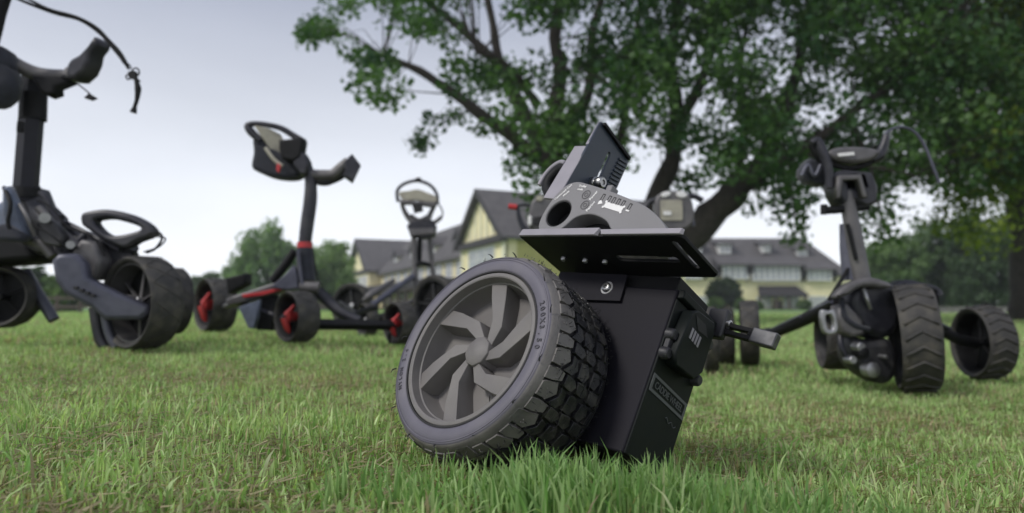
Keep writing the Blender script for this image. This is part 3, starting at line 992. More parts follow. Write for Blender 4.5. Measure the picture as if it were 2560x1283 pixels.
    for px in (1888, 1926, 1958, 1998):
        hb(R, 'porch_post', M_btim(), (ux(px) - .12, ux(px) + .12), (-1.7, -1.46), (0, zz(739)))
    d = hb(R, 'door', M_btim(), (ux(1931), ux(1953)), (-0.12, -.004), (0, zz(752)))
    hb(R, 'handle', M_chrome(), (ux(1933), ux(1934)), (-0.2, -.124), (.95, 1.1), d)
    for (a, b, mu) in ((1892, 1924, 2), (1960, 1993, 2), (2022, 2064, 3), (1742, 1764, 1), (1690, 1720, 1), (2085, 2110, 1)):
        window(R, ux(a), ux(b), zz(765), zz(743), n=0, mull=mu)
    hb(R, 'plinth', M_stone(), (-.05, W + .05), (-0.10, -0.002), (-.1, 0.32))


def shed_and_walls():
    # grey outbuilding, left of the far gable
    Y = 88
    a = P(785, 775, Y); b = P(868, 775, Y)
    root = empty('outbuilding', ((a.x + b.x) / 2, Y, 0), 'low outbuilding with a plain grey roof left of the far gable', 'shed')
    z1 = P(800, 730, Y).z; z2 = P(800, 688, Y).z
    MB().box((a.x, Y, -.1), (b.x, Y + 6, z1)).put('wall', M_btim(), root)
    MB().prism([(a.x - .4, Y - .6, z1), (b.x + .4, Y - .6, z1), (b.x, Y + 3, z2), (a.x, Y + 3, z2)], (0, 0, -.2)).put('roof', M_roof(), root)
    MB().prism([(a.x - .4, Y + 6.6, z1), (b.x + .4, Y + 6.6, z1), (b.x, Y + 3, z2), (a.x, Y + 3, z2)], (0, 0, -.2)).put('roof', M_roof(), root)
    c = P(825, 680, Y)
    MB().box((c.x - .9, Y + 2, z2 - 1), (c.x + .9, Y + 3.4, z2 + .8)).put('chimney', M_timber(), root)
    # low stone wall at the right
    Y = 40
    a = P(2290, 780, Y); b = P(2760, 780, Y)
    root = empty('stone_wall', (a.x, Y, 0), 'low pale stone wall running along the right end of the lawn', 'wall')
    n = 34
    w = (b.x - a.x) / n
    for row in range(2):
        for i in range(n):
            x0 = a.x + i * w + (w * .5 if row else 0)
            hh = 0.17 + 0.02 * math.sin(i * 2.7 + row)
            MB().box((x0 + .012, Y + 0.02 * math.sin(i * 1.9), -0.15 + row * 0.19), (x0 + w - .012, Y + .35, -0.15 + row * .19 + hh)).put('stone', M_stone(), root, bevel=0.015, seg=1)
    MB().box((a.x, Y - .04, .235), (b.x, Y + .4, .29)).put('coping', M_stone(), root)
    # timber fence far left
    Y = 24
    root = empty('timber_fence', tuple(P(120, 780, Y)), 'low brown timber fence standing at the far left end of the lawn', 'fence')
    for i in range(7):
        p = P(-90 + i * 58, 780, Y)
        g = float(G(p.x, Y))
        MB().box((p.x - .05, Y - .05, g - .1), (p.x + .05, Y + .05, g + 0.62)).put('post', M_btim(), root)
    for k in (0.22, 0.52):
        p, q = P(-95, 780, Y), P(262, 780, Y)
        g = float(G((p.x + q.x) / 2, Y))
        MB().box((p.x, Y - .085, g + k - .04), (q.x, Y - .052, g + k + .05)).put('rail', M_btim(), root)
    # gravel drive in front of the right trees
    me = bpy.data.meshes.new('path')
    xs = np.linspace(12, 60, 40)
    v = [(x, y, float(G(x, y)) + .012) for x in xs for y in (36.5, 39.5)]
    me.from_pydata(v, [], [(2 * i, 2 * i + 2, 2 * i + 3, 2 * i + 1) for i in range(39)])
    link('path', me, M_stone())['kind'] = 'structure'


# ================================================================== DRIVE UNIT (the subject)
def drive_unit():
    base = Vector((OW.x + 0.1, OW.y + 0.05, 0))
    EM = frame(base, A0, A1, A2)
    root = empty('cart_drive_unit', base, 'black motorised wheel unit lying tilted in the grass, grey spoked rim facing the camera', 'cart motor', M=EM)

    # wheel --------------------------------------------------------
    wh = MB().lathe([(0.010, .1110), (0.0, .1122), (-.0030, .1140), (-.0042, .1165), (-.0046, .1230), (-.0042, .1292), (-.0036, .1300), (-.0044, .1303), (-.0043, .1316), (-.0034, .1319),
                     (-.0028, .1334), (-.0036, .1337), (-.0026, .1348), (.0010, .1372), (.006, .1386), (.014, .1382), (.108, .1382), (.118, .1390), (.126, .1335), (.130, .122), (.122, .110)], 128).put('tyre', M_rub(), root, UM, smooth=0.75)
    MB().lathe([(-.0022, .1350), (-.0016, .1362), (.0008, .1378), (.0048, .1398), (.0086, .1410), (.0094, .1390)], 128).put('shoulder', M_shoulder(), wh, UM, smooth=0.9)
    MB().lathe([(.0092, .1386), (.0094, .1394), (.1180, .1394), (.1262, .1340), (.1304, .1225)], 96).put('groove_floor', M_dark(), wh, UM, smooth=0.9)
    tr = TRD = MB()
    NT = 21
    rr = random.Random(4)

    def lug(poly, r0=.1372, r1=.1454, taper=0.0008, tr=None):
        tr = tr or TRD
        n = len(poly)
        ct0 = sum(p[0] for p in poly) / n; cy0 = sum(p[1] for p in poly) / n
        poly = [(ct0 + (t - ct0) * 1.05, cy0 + (y - cy0) * 1.07) for t, y in poly]
        cy = sum(p[1] for p in poly) / n; ct = sum(p[0] for p in poly) / n
        lo = []; hi = []
        for t, y in poly:
            ra = r0
            dd = .0
            if y < .012: dd = (.012 - y) * 0.55
            if y > .112: dd = (y - .112) * 0.7
            lo.append((math.cos(t) * (ra - dd - .001), y, math.sin(t) * (ra - dd - .001)))
            t2 = t + (ct - t) * 0.05; y2 = y + (cy - y) * 0.05
            h = r1 - dd * 1.15
            hi.append((math.cos(t2) * h, y2, math.sin(t2) * h))
        tr.add(lo + hi, [tuple(range(n))[::-1], tuple(range(n, 2 * n))] + [(i, (i + 1) % n, n + (i + 1) % n, n + i) for i in range(n)])
    s = 2 * math.pi / NT
    sh = MB()
    for i in range(NT):
        a = i * s
        j = rr.uniform(-.06, .06) * s
        # shoulder block reaching down the sidewall, in two widths alternately
        e = -.0015 if i % 2 else .0035
        e += .0055
        lug([(a + .04 * s, e), (a + .46 * s, e), (a + .52 * s, .014), (a + .62 * s, .030), (a + .34 * s, .036), (a + .06 * s, .024)], tr=sh)
        lug([(a + .56 * s, .008), (a + .92 * s, .008), (a + .98 * s, .020), (a + .96 * s, .034), (a + .72 * s, .034), (a + .60 * s, .018)], tr=sh)
        # inner rows: hooked, interlocking
        lug([(a + .02 * s, .030), (a + .30 * s, .041), (a + .56 * s, .040), (a + .50 * s, .050), (a + .22 * s, .054), (a + .00 * s, .046)])
        lug([(a + .64 * s, .040), (a + .98 * s, .040), (a + .94 * s, .056), (a + .80 * s, .062), (a + .60 * s, .056)])
        lug([(a + .06 * s, .058), (a + .52 * s, .058), (a + .58 * s, .070), (a + .30 * s, .078), (a + .02 * s, .071)])
        lug([(a + .66 * s, .066), (a + .98 * s, .062), (a + 1.02 * s, .078), (a + .80 * s, .085), (a + .62 * s, .080)])
        lug([(a + .06 * s, .083), (a + .50 * s, .084), (a + .54 * s, .096), (a + .30 * s, .101), (a + .02 * s, .094)])
        lug([(a + .62 * s, .090), (a + .96 * s, .088), (a + .98 * s, .105), (a + .70 * s, .108), (a + .58 * s, .102)])
        lug([(a + .04 * s, .104), (a + .48 * s, .106), (a + .50 * s, .124), (a + .10 * s, .124)])
        lug([(a + .58 * s, .110), (a + .94 * s, .110), (a + .92 * s, .123), (a + .60 * s, .123)])
    # small pips and moulded ridges on the blocks
    for i in range(520):
        a = rr.uniform(0, 2 * math.pi); y = rr.uniform(.004, .120)
        p = Vector((math.cos(a) * .1450, y, math.sin(a) * .1450))
        q = p + Vector((math.cos(a), 0, math.sin(a))) * .0014
        (sh if y < .03 else tr).tube([p, q], [.0011, .0006], 5)
    for i in range(190):
        a = rr.uniform(0, 2 * math.pi); y = rr.uniform(.014, .115); L = rr.uniform(.008, .022); sl_ = rr.uniform(-.25, .25)
        pts = [Vector((math.cos(a + t * L / .145) * .1457, y + sl_ * t * L, math.sin(a + t * L / .145) * .1457)) for t in (0, .33, .66, 1)]
        tr.tube(pts, .0006, 4)
    sh.put('shoulder_blocks', M_shoulder(), wh, UM, bevel=0.0012, seg=2)
    tr.put('tread', M_tread(), wh, UM, bevel=0.0006, seg=1)
    hairs = MB()
    for i in range(420):
        a = rr.uniform(0, 2 * math.pi); y = rr.choice([.008, .022, .034, .046, .062, .070, .088, .098, .115]) + rr.uniform(-.002, .002)
        r0 = .1445; L = rr.uniform(.003, .0075)
        p = Vector((math.cos(a) * r0, y, math.sin(a) * r0))
        q = p + Vector((math.cos(a), rr.uniform(-.5, .5), math.sin(a))) * L
        hairs.tube([p, q], [.00055, .00030], 4)
    for i in range(14):
        a = 2 * math.pi * (i + rr.uniform(-.2, .2)) / 14; r0 = .1355
        p = Vector((math.cos(a) * r0, -.005, math.sin(a) * r0))
        q = p + Vector((math.cos(a + .8) * .004, -.004, math.sin(a + .8) * .004))
        hairs.tube([p, q, q + Vector((math.cos(a + 1.2), -.1, math.sin(a + 1.2))) * .005], [.0010, .0009, .0004], 4)
    hairs.put('rubber_hairs', M_dark(), wh, UM)['kind'] = 'stuff'

    rim = MB().lathe([(.016, .1112), (-.0012, .1112), (-.0028, .1100), (-.0032, .1085), (-.0032, .1055), (-.0022, .1038), (.006, .1026), (.010, .1020), (.0112, .1002), (.034, .0980),
                      (.0395, .0950), (.0405, .088), (.0395, .055), (.0390, .0)], 128).put('rim', M_rim(), root, UM, smooth=0.45)
    MB().lathe([(.0, .1142), (-.0036, .1138), (-.0040, .1128), (-.0034, .1116), (.002, .1114)], 128).put('bead_line', M_dark(), wh, UM, smooth=1.0)
    cm = UM @ Matrix.Translation((0, -0.0074, 0))

    for k in range(6):
        oa = math.radians(96 - 60 * k)
        def pt(r, a, y): return (r * math.cos(a), y, r * math.sin(a))
        # centre line: radial near the rim, bending towards the hub
        sta = [(.1015, oa, .0150, .0105), (.080, oa - math.radians(6), .0145, .0102), (.047, oa - math.radians(27), .0122, .0120), (.018, oa - math.radians(52), .0068, .0165)]
        mb = MB()
        v = []
        for (r, a, hw, ytop) in sta:
            da = hw / r
            v += [pt(r, a + da * 1.12, .0415), pt(r, a + da * .92, ytop), pt(r, a - da * .92, ytop + .0025), pt(r, a - da * 1.12, .0415)]
        f = []
        for i in range(3):
            b = 4 * i
            f += [(b, b + 1, b + 5, b + 4), (b + 1, b + 2, b + 6, b + 5), (b + 2, b + 3, b + 7, b + 6), (b + 3, b, b + 4, b + 7)]
        f += [(0, 3, 2, 1), (12, 13, 14, 15)]
        mb.add(v, f).put('spoke', M_rim(), rim, UM, bevel=0.0008)
        # thin raised rib on the web between the spokes
        a2 = oa - math.radians(34)
        if k == 2: MB().hexa([pt(.058, a2 - .010, .0390), pt(.090, a2 - .008, .0390), pt(.090, a2 + .008, .0390), pt(.058, a2 + .010, .0390),
                   pt(.058, a2 - .010, .0378), pt(.090, a2 - .008, .0378), pt(.090, a2 + .008, .0378), pt(.058, a2 + .010, .0378)]).put('web_rib', M_rim(), rim, UM)
    MB().lathe([(.0455, .0270), (.024, .0235), (.0145, .0215), (.0100, .0140), (.0094, .0)], 9).put('hub', M_rim(), rim, UM, bevel=0.0008)

    # raised lettering on the sidewall, letter by letter along the arc
    def arc_text(s_, a_mid, r, size, adv):
        mb_all = []
        n = len(s_)
        for i, ch in enumerate(s_):
            a = a_mid - (i - (n - 1) / 2) * adv
            me = textmesh(ch, size, 0.0005, off=0.0002)
            up = Vector((math.cos(a), 0, math.sin(a)))
            nn = Vector((0, -1, 0))
            xx = up.cross(nn)
            o = link('sidewall_letter', me, mat('sidewall_print', (0.045, 0.042, 0.052), 0.5), wh, UM @ frame(up * r + Vector((0, -.0049, 0)), xx, up, nn))
    arc_text('200X3.50', math.radians(20), .1232, .0105, .072)
    arc_text('NYLON 2.4', math.radians(205), .1235, .0080, .060)

    # housing ------------------------------------------------------
    MB().box((-.055, .134, -.056), (.187, .232, .172)).put('motor_housing', M_side(), root, UM, bevel=0.003)
    MB().box((-.02, .142, .1735), (.178, .226, .1945)).put('neck_block', M_black(), root, UM, bevel=0.002)
    # bolted flange on the side plate
    fl = link('flange', plate2d('flange', [(-.03, .187), (.100, .187), (.1040, .1450), (-.03, .1390)], [], .0045, .0004), M_side(), root,
              UM @ frame((0, .1305, 0), (1, 0, 0), (0, 0, 1), (0, -1, 0)))
    b = MB().lathe([(.0, .0072), (-.0035, .0072), (-.0048, .0058), (-.0048, .0032), (-.0018, .0030), (-.0018, 0)], 20).put('bolt', M_chrome(), fl, UM @ Matrix.Translation((.073, .128, .164)), smooth=0.8)
    MB().lathe([(-.0004, .0105), (-.0012, .0100), (-.0012, 0)], 24).put('washer', M_alu(), fl, UM @ Matrix.Translation((.073, .1288, .164)), smooth=.8)
    # end face: raised border ribs, battery pack, notch, stripes
    e0 = .1885
    def ebox(name, m, y0, y1, z0, z1, x0=e0, x1=.192, parent=root, **k):
        return MB().box((x0, y0, z0), (x1, y1, z1)).put(name, m, parent, UM, **k)
    MB().hexa([(e0, .134, .158), (e0, .232, .158), (e0, .232, .172), (e0, .134, .172), (.197, .136, .160), (.197, .230, .160), (.197, .230, .171), (.197, .136, .171)]).put('top_rib', M_end(), root, UM, bevel=.0015)
    ebox('end_cover', M_end(), .1345, .2315, -.055, .157, .1872, .1905, bevel=.001)
    oc = [(.142, .086), (.150, .148), (.163, .156), (.204, .160), (.213, .150), (.214, .090), (.200, .074), (.152, .072)]
    pack = link('battery_pack', plate2d('battery_pack', oc[::-1], [], .018, .002), M_end(), root, UM @ frame((.1995, 0, 0), (0, 1, 0), (0, 0, 1), (1, 0, 0)))
    link('battery_recess', plate2d('battery_recess', [(.158, .147), (.186, .147), (.199, .134), (.172, .132)], [], .0008), M_dark(), pack, UM @ frame((.2088, 0, 0), (0, 1, 0), (0, 0, 1), (1, 0, 0)))
    for i in range(4):
        y = .158 + i * .0072
        link('stripe', plate2d('stripe', [(y, .1145 - i * .0006), (y + .0045, .1142 - i * .0006), (y + .0058, .1292 - i * .0006), (y + .0013, .1297 - i * .0006)], [], .0006), M_lip(), pack,
             UM @ frame((.2089, 0, 0), (0, 1, 0), (0, 0, 1), (1, 0, 0)))
    for (y, z) in ((.1395, .108), (.1400, .082), (.2250, .082), (.224, .135)):
        MB().lathe([(0, .0085), (.009, .008), (.0115, .006), (.0115, 0)], 16).put('latch_knob', M_blackpl(), root, UM @ Matrix.Translation((.190, y, z)) @ Matrix.Rotation(-math.pi / 2, 4, 'Z'), smooth=.8)
    ebox('latch_bar', M_blackpl(), .136, .146, .0835, .1065, .1906, .198, bevel=.001)
    # name plate
    Mx = UM @ frame((.1911, 0, 0), (0, 1, 0), (0, 0, 1), (1, 0, 0))
    fr_ = link('name_plate', plate2d('name_plate', [(.1372, .0300), (.2290, .0245), (.2290, .0475), (.1372, .0530)], [[(.1420, .0335), (.2245, .0285), (.2245, .0440), (.1420, .0490)]], .0008), M_grey(), root, Mx)
    me = textmesh('CADDIE WHEEL', .0128, .0003, space=0.92)
    link('lettering', me, M_grey(), fr_, Mx @ Matrix.Translation((.1832, .0385, .0002)) @ Matrix.Rotation(-.058, 4, 'Z') @ Matrix.Diagonal((.86, 1, 1, 1)))
    pts = [(.1912, .190 + .0035 * i, .0125 + .0022 * math.sin(i * 1.7) - .0004 * i) for i in range(9)]
    MB().tube(smoothpath(pts, 3), .0006, 5).put('script_mark', M_grey(), root, UM)

    # clamp and lever -----------------------------------------------
    MB().box((.176, .2325, .152), (.206, .247, .196)).put('clamp_block', M_blackpl(), root, UM, bevel=.003)
    MB().lathe([(0, .006), (-.004, .006), (-.005, .0035), (-.0025, .003), (-.0025, 0)], 16).put('clamp_bolt', M_chrome(), root, UM @ Matrix.Translation((.2062, .241, .176)) @ Matrix.Rotation(math.pi / 2, 4, 'Z'), smooth=.8)
    d = Vector((.086, 0, -.0125)).normalized()
    lv = frame((.200, .243, .170), d, Vector((0, 1, 0)), d.cross(Vector((0, 1, 0))))
    lever = MB().box((0, -.005, -.0088), (.052, .005, -.0022)).box((0, -.005, .0022), (.052, .005, .0088)).box((0, -.005, -.0024), (.012, .005, .0024)).box((.040, -.005, -.0024), (.052, .005, .0024)).put('lever', M_black(), root, UM @ lv, bevel=.001)
    MB().box((.046, -.0065, -.0108), (.082, .0065, .0108)).put('lever_tip', mat('lever_cap_metal', (0.10, 0.10, 0.105), 0.42, 0.5, var=0.5, vs=60), lever, UM @ lv, bevel=.002)

    # top bracket plate ---------------------------------------------
    slot1 = rrect(.098, .091, .198, .106, .007)
    slot2 = rrect(.211, .054, .219, .120, .0035)
    h1, h2 = circle(-.004, .100, .0035, 16), circle(.072, .106, .0035, 16)
    out = [(-.048, .041), (.228, .041), (.234, .048), (.235, .136), (.228, .1425), (-.030, .158), (-.048, .145)]
    pl = link('bracket_plate', plate2d('bracket_plate', out, [slot1[::-1], slot2[::-1], h1, h2], .005, .0006), M_black(), root, UM @ Matrix.Translation((0, 0, .1985)))
    MB().hexa([(-.048, .0362, .1965), (.099, .0362, .1965), (.104, .0408, .1965), (-.048, .0408, .1965),
               (-.044, .0362, .2075), (.105, .0362, .2075), (.105, .0408, .2075), (-.044, .0408, .2075)]).put('front_lip', M_lip(), pl, UM, bevel=.0008)
    MB().hexa([(.111, .0365, .1970), (.232, .0365, .1970), (.236, .0408, .1970), (.111, .0408, .1970),
               (.107, .0365, .2050), (.234, .0365, .2050), (.236, .0408, .2050), (.107, .0408, .2050)]).put('front_lip', M_lip(), pl, UM, bevel=.0008)
    for (x, y) in ((.036, .104), (-.004, .100), (.072, .106)):
        MB().lathe([(0, .0042), (.004, .0042), (.0055, .003), (.0055, 0)], 14).put('rivet', M_alu(), pl, UM @ Matrix.Translation((x, y, .196)) @ Matrix.Rotation(-math.pi / 2, 4, 'X'), smooth=.8)

    MB().box((.100, .094, .2035), (.150, .103, .2065)).put('slot_bright_bar', M_alu(), pl, UM, bevel=.0008)  # bright metal bars standing in for the brightness seen through the slot
    MB().box((.160, .093, .2015), (.185, .103, .2065)).put('slot_bright_bar', M_chrome(), pl, UM, bevel=.001)

    # upright holder behind the remote ------------------------------
    hx = -.020
    HM = UM @ frame((hx, 0, 0), (0, 1, 0), (0, 0, 1), (1, 0, 0))
    sl = [(.1120, .352), (.1185, .350), (.1205, .404), (.1175, .4085), (.1135, .4065)]
    ho = link('holder_plate', plate2d('holder_plate', [(.0560, .272), (.1500, .290), (.1640, .372), (.1660, .424), (.1600, .432), (.0800, .4395), (.0720, .436)][::-1], [sl], .005, .0008), M_hold(), root, HM)
    MB().hexa([(hx - .027, .0500, .274), (hx + .001, .0530, .272), (hx + .001, .0560, .272), (hx - .027, .0560, .274),
               (hx - .026, .0655, .386), (hx + .001, .0680, .385), (hx + .001, .0710, .385), (hx - .026, .0710, .386)]).put('holder_flange', M_lip(), ho, UM, bevel=.001)
    MB().hexa([(hx - .005, .0672, .388), (hx + .001, .0672, .388), (hx + .001, .0700, .388), (hx - .005, .0700, .388),
               (hx - .005, .0732, .438), (hx + .001, .0732, .438), (hx + .001, .0760, .438), (hx - .005, .0760, .438)]).put('holder_edge', M_lip(), ho, UM)
    MB().hexa([(hx + .0027, .078, .4335), (hx + .008, .078, .4335), (hx + .008, .162, .4255), (hx + .0027, .162, .4255),
               (hx + .0027, .078, .4385), (hx + .008, .078, .4385), (hx + .008, .162, .4305), (hx + .0027, .162, .4305)]).put('holder_edge', M_black(), ho, UM)
    for i in range(15):
        z = .302 + i * .0078
        y = .134 + .0012 * i * .4
        MB().hexa([(hx + .0027, y, z), (hx + .0052, y, z), (hx + .0052, y + .022, z + .006), (hx + .0027, y + .022, z + .006),
                   (hx + .0027, y, z + .0035), (hx + .0052, y, z + .0035), (hx + .0052, y + .022, z + .0095), (hx + .0027, y + .022, z + .0095)]).put('ridge', M_hold(), ho, UM)
    hook = [(-.050, .066, .352), (-.063, .067, .356), (-.078, .068, .349), (-.089, .069, .334), (-.093, .070, .315)]
    MB().tube(smoothpath(hook, 5), .0042, 8, up=(0, 1, 0)).put('hook', M_lip(), ho, UM, smooth=1.5)
    MB().tube(smoothpath([(-.048, .071, .346), (-.066, .072, .345), (-.080, .073, .322), (-.066, .073, .300), (-.048, .071, .300)], 4), .009, 8).put('rubber_pad', M_black(), ho, UM, smooth=1.5)
    MB().box((-.047, .066, .325), (-.039, .070, .338)).put('hook_root', M_lip(), ho, UM)
    kb = UM @ Matrix.Translation((hx + .003, .108, .340)) @ Matrix.Rotation(-math.pi / 2, 4, 'Z')
    MB().lathe([(0, .010), (.006, .010), (.007, .008), (.011, .008), (.012, .0095), (.019, .0095), (.0215, .0075), (.0215, .0045), (.0195, .004), (.0195, 0)], 24).put('bolt', M_chrome(), ho, kb, smooth=.7)
    MB().box((hx - .012, .085, .2015), (hx - .003, .125, .31)).put('holder_post', M_black(), root, UM, bevel=.001)


def remote():
    y0 = .0505
    base = UM @ Vector((.08, .06, .203))
    root = empty('remote_control', base, 'grey remote control with finger hole and white print, standing on the black plate', 'remote control', M=frame(base, A0, A1, A2))
    outl = closedsmooth([(-.033, .238), (-.030, .258), (-.022, .280), (-.008, .296), (.009, .3005), (.03, .296), (.075, .2815), (.115, .2665), (.152, .2510), (.176, .2360), (.1900, .2245), (.2010, .2130), (.2025, .2045),
                         (.150, .2040), (.118, .2090), (.098, .2270), (.075, .2375), (.055, .2400), (.036, .2345), (.022, .2190), (.008, .2080), (-.008, .2050), (-.022, .2105), (-.031, .2230)], 4)
    hole = circle(-.0005, .2440, .0232, 40)
    th = .028
    RM = UM @ frame((0, y0 + th / 2, 0), (1, 0, 0), (0, 0, 1), (0, -1, 0))
    body = link('body', plate2d('body', outl, [hole], th, .0022), M_rem(), root, RM)
    body.data.shade_smooth(); body.data.set_sharp_from_angle(angle=.5)
    # rear shell that shows as a second line left of the body
    sh = [(x - .012, z + .004) for x, z in outl[:48]] + [(.13, .206), (.0, .206), (-.040, .2060)]
    link('rear_shell', plate2d('rear_shell', sh, [circle(-.0125, .248, .021, 32)], .006, .0008), M_rem(), root, UM @ frame((0, y0 + th + .008, 0), (1, 0, 0), (0, 0, 1), (0, -1, 0)))
    link('dark_gap', plate2d('dark_gap', [(x * .96 - .004, z * .995) for x, z in outl[:48]] + [(.12, .206), (-.034, .2060)], [], .004), M_dark(), root, UM @ frame((0, y0 + th + .003, 0), (1, 0, 0), (0, 0, 1), (0, -1, 0)))
    link('hole_lining', plate2d('hole_lining', circle(-.0005, .2440, .0236, 40), [circle(-.0005, .2440, .0216, 40)], th - .004), M_dark(), root, RM)
    FR = UM @ frame((0, y0 - .00025, 0), (1, 0, 0), (0, 0, 1), (0, -1, 0))

    def prt(name, o, h=[], m=None, t=.0006):
        return link(name, plate2d(name, o, h, t), m or M_white(), body, FR)
    for (x, z) in ((.0405, .2745), (.0465, .2560)):
        bt = prt('button', circle(x, z, .0074, 28), [circle(x, z, .0066, 28)], M_dark())
        link('button_symbol', plate2d('button_symbol', circle(x, z, .0034, 20), [circle(x, z, .0028, 20)], .0006), M_dark(), bt, FR)
    for x, z in ((.0745, .2685), (.0875, .2645), (.0965, .2615), (.1060, .2585), (.1155, .2550), (.1290, .2495)):
        o = [(x - .0036, z - .0050), (x + .0010, z - .0062), (x + .0036, z + .0042), (x - .0012, z + .0056)]
        i = [(x - .0026, z - .0050), (x + .0010, z - .0055), (x + .0026, z + .0032), (x - .0010, z + .0044)]
        prt('indicator_slot', o, [i], M_dark())
    # battery shaped white mark with round corners
    a = Vector((.0835, .2555)); b = Vector((.1185, .2450))
    d = (b - a).normalized(); nn = Vector((-d.y, d.x))
    w = .0046
    mk = prt('battery_mark', [tuple(a + nn * w), tuple(a - nn * w), tuple(b - nn * w), tuple(b + nn * w)])
    for p in (a + nn * w, a - nn * w, b + nn * w, b - nn * w):
        link('battery_mark_dot', plate2d('battery_mark_dot', circle(p.x, p.y, .0020, 12), [], .0007), M_white(), mk, FR @ Matrix.Translation((0, 0, .0002)))
    prt('arrow_mark', [(.0700, .2560), (.0785, .2570), (.0740, .2635), (.0705, .2610)])
    prt('minus_mark', [(.1245, .2430), (.1305, .2410), (.1310, .2435), (.1250, .2455)])

    def txt(s, x, z, rot, size, sp=1.0):
        me = textmesh(s, size, .0003, space=sp, off=.00012)
        link('lettering', me, M_white(), body, FR @ Matrix.Translation((x, z, 0)) @ Matrix.Rotation(rot, 4, 'Z'))
    txt('Connected Cart', -.0085, .2820, math.radians(50), .0052)
    txt('Mode', -.0010, .2790, math.radians(50), .0052)
    txt('Trolley', .0265, .2905, math.radians(-8), .0055)
    txt('mode', .0240, .2850, math.radians(-8), .0050)
    txt('Power', .0555, .2720, math.radians(64), .0064)
    txt('Pairing', .0585, .2530, math.radians(64), .0068)
    MB().box((.069, y0 + .004, .2805), (.0795, y0 + .02, .2925)).put('top_tab', M_rem(), root, UM, bevel=.0015)
    MB().box((.2030, y0 + .004, .2035), (.212, y0 + .016, .208)).put('foot', M_dark(), root, UM, bevel=.001)


# ================================================================== BACKGROUND TROLLEYS
def cwheel(parent, px, py, Y, R, axis, w, hubm=None, spokes=5, tread='diamond', lean=0.0, face=-1, rimm=None, hubw=None):
    """trolley wheel: centre of its open face at pixel px,py and depth Y; axis points from that face to the far face"""
    c = P(px, py, Y)
    vd = Vector((c.x, c.y, 0)).normalized(); rt = Vector((vd.y, -vd.x, 0))
    ax = (rt * axis[0] + vd * axis[1] + Vector((0, 0, axis[2]))).normalized()      # axis given against the line of sight
    up = Vector((0, 0, 1)); up = (up - ax * up.dot(ax)).normalized()
    M = frame(c, up.cross(ax) * -1, ax, up)
    # right-handed: x = ax x up
    M = frame(c, ax.cross(up), ax, up)
    t = MB().lathe([(w * .08, R * .86), (0, R * .90), (-w * .03, R * .95), (w * .05, R * .985), (w * .2, R), (w * .8, R), (w * .95, R * .985), (w * 1.03, R * .95), (w, R * .88), (w * .9, R * .86)], 56, closed=True).put('tyre', M_ctyre(), parent, M, smooth=.8)
    tr = MB()
    n = 14 if tread == 'diamond' else 22
    for i in range(n):
        a = 2 * math.pi * i / n
        for sgn in ((1, -1) if tread == 'diamond' else (1,)):
            pts = []
            for k in range(7):
                y = w * (.06 + .88 * k / 6)
                da = (k / 6) * 0.42 * sgn if tread == 'diamond' else (0.16 - abs(k - 3) / 3 * 0.16)
                pts.append(Vector((math.cos(a + da) * (R + .0004), y, math.sin(a + da) * (R + .0004))))
            wd = .0016 if tread == 'diamond' else .0055
            tr.tube(pts, wd, 4, up=(0, 1, 0), flat=1.0)
    tr.put('tread', M_ctyre(), t, M, smooth=2.0)
    r2 = R * .84
    rm = MB().lathe([(w * .12, r2 * 1.03), (w * .12, r2 * .98), (w * .5, r2 * .92), (w * .9, r2 * .98), (w * .92, r2 * 1.03)], 40).put('rim', rimm or M_blackpl(), parent, M, smooth=.8)
    MB().lathe([(w * .72, R * .9), (w * .70, 0)], 32).put('wheel_disc', M_black(), parent, M)
    hub = MB().lathe([(w * .25, 0), (w * .25, R * .10), (w * .3, R * .13), (w * .75, R * .13), (w * .8, 0)], 20).put('hub', hubm or M_frameg(), parent, M, smooth=.6)
    for k in range(spokes):
        a = 2 * math.pi * (k + .3) / spokes
        p = Vector((math.cos(a) * R * .11, w * .45, math.sin(a) * R * .11)); q = Vector((math.cos(a + .12) * r2 * .96, w * .52, math.sin(a + .12) * r2 * .96))
        MB().tube([p, (p + q) / 2, q], [R * .055, R * .04, R * .05], 6, flat=.6).put('spoke', rimm or M_blackpl(), rm, M, smooth=1)
    return M


def tp(parent, name, pts, r, m, n=10, smooth=True, **k):
    """tube through (px, py, Y) points"""
    w = [P(*p) for p in pts]
    if smooth and len(w) > 2:
        ww = smoothpath(w, 5)
        if isinstance(r, (list, tuple)):
            rr_ = []
            for i in range(len(r) - 1):
                rr_ += [r[i] + (r[i + 1] - r[i]) * j / 5 for j in range(5)]
            r = rr_ + [r[-1]]
        w = ww
    return MB().tube(w, r, n, **k).put(name, m, parent, smooth=1.2)


def pp(parent, name, pts, Y, th, m, holes=(), bevel=.004, tilt=0.0):
    """solid with the outline pts (pixels) standing at depth Y, th metres thick; tilt turns it about the vertical through its middle"""
    cxp = sum(p[0] for p in pts) / len(pts); cyp = sum(p[1] for p in pts) / len(pts)
    c = P(cxp, cyp, Y)
    k = Y / F
    ct = max(math.cos(tilt), .3)
    o = [((p[0] - cxp) * k / ct, -(p[1] - cyp) * k) for p in pts]
    hs = [[((p[0] - cxp) * k / ct, -(p[1] - cyp) * k) for p in h] for h in holes]
    M = Matrix.Translation(c) @ Matrix.Rotation(tilt, 4, 'Z') @ frame((0, 0, 0), (1, 0, 0), (0, 0, 1), (0, -1, 0))
    bv = min(bevel, th * .3)
    return link(name, plate2d(name, o, hs, th, bv), m, parent, M)


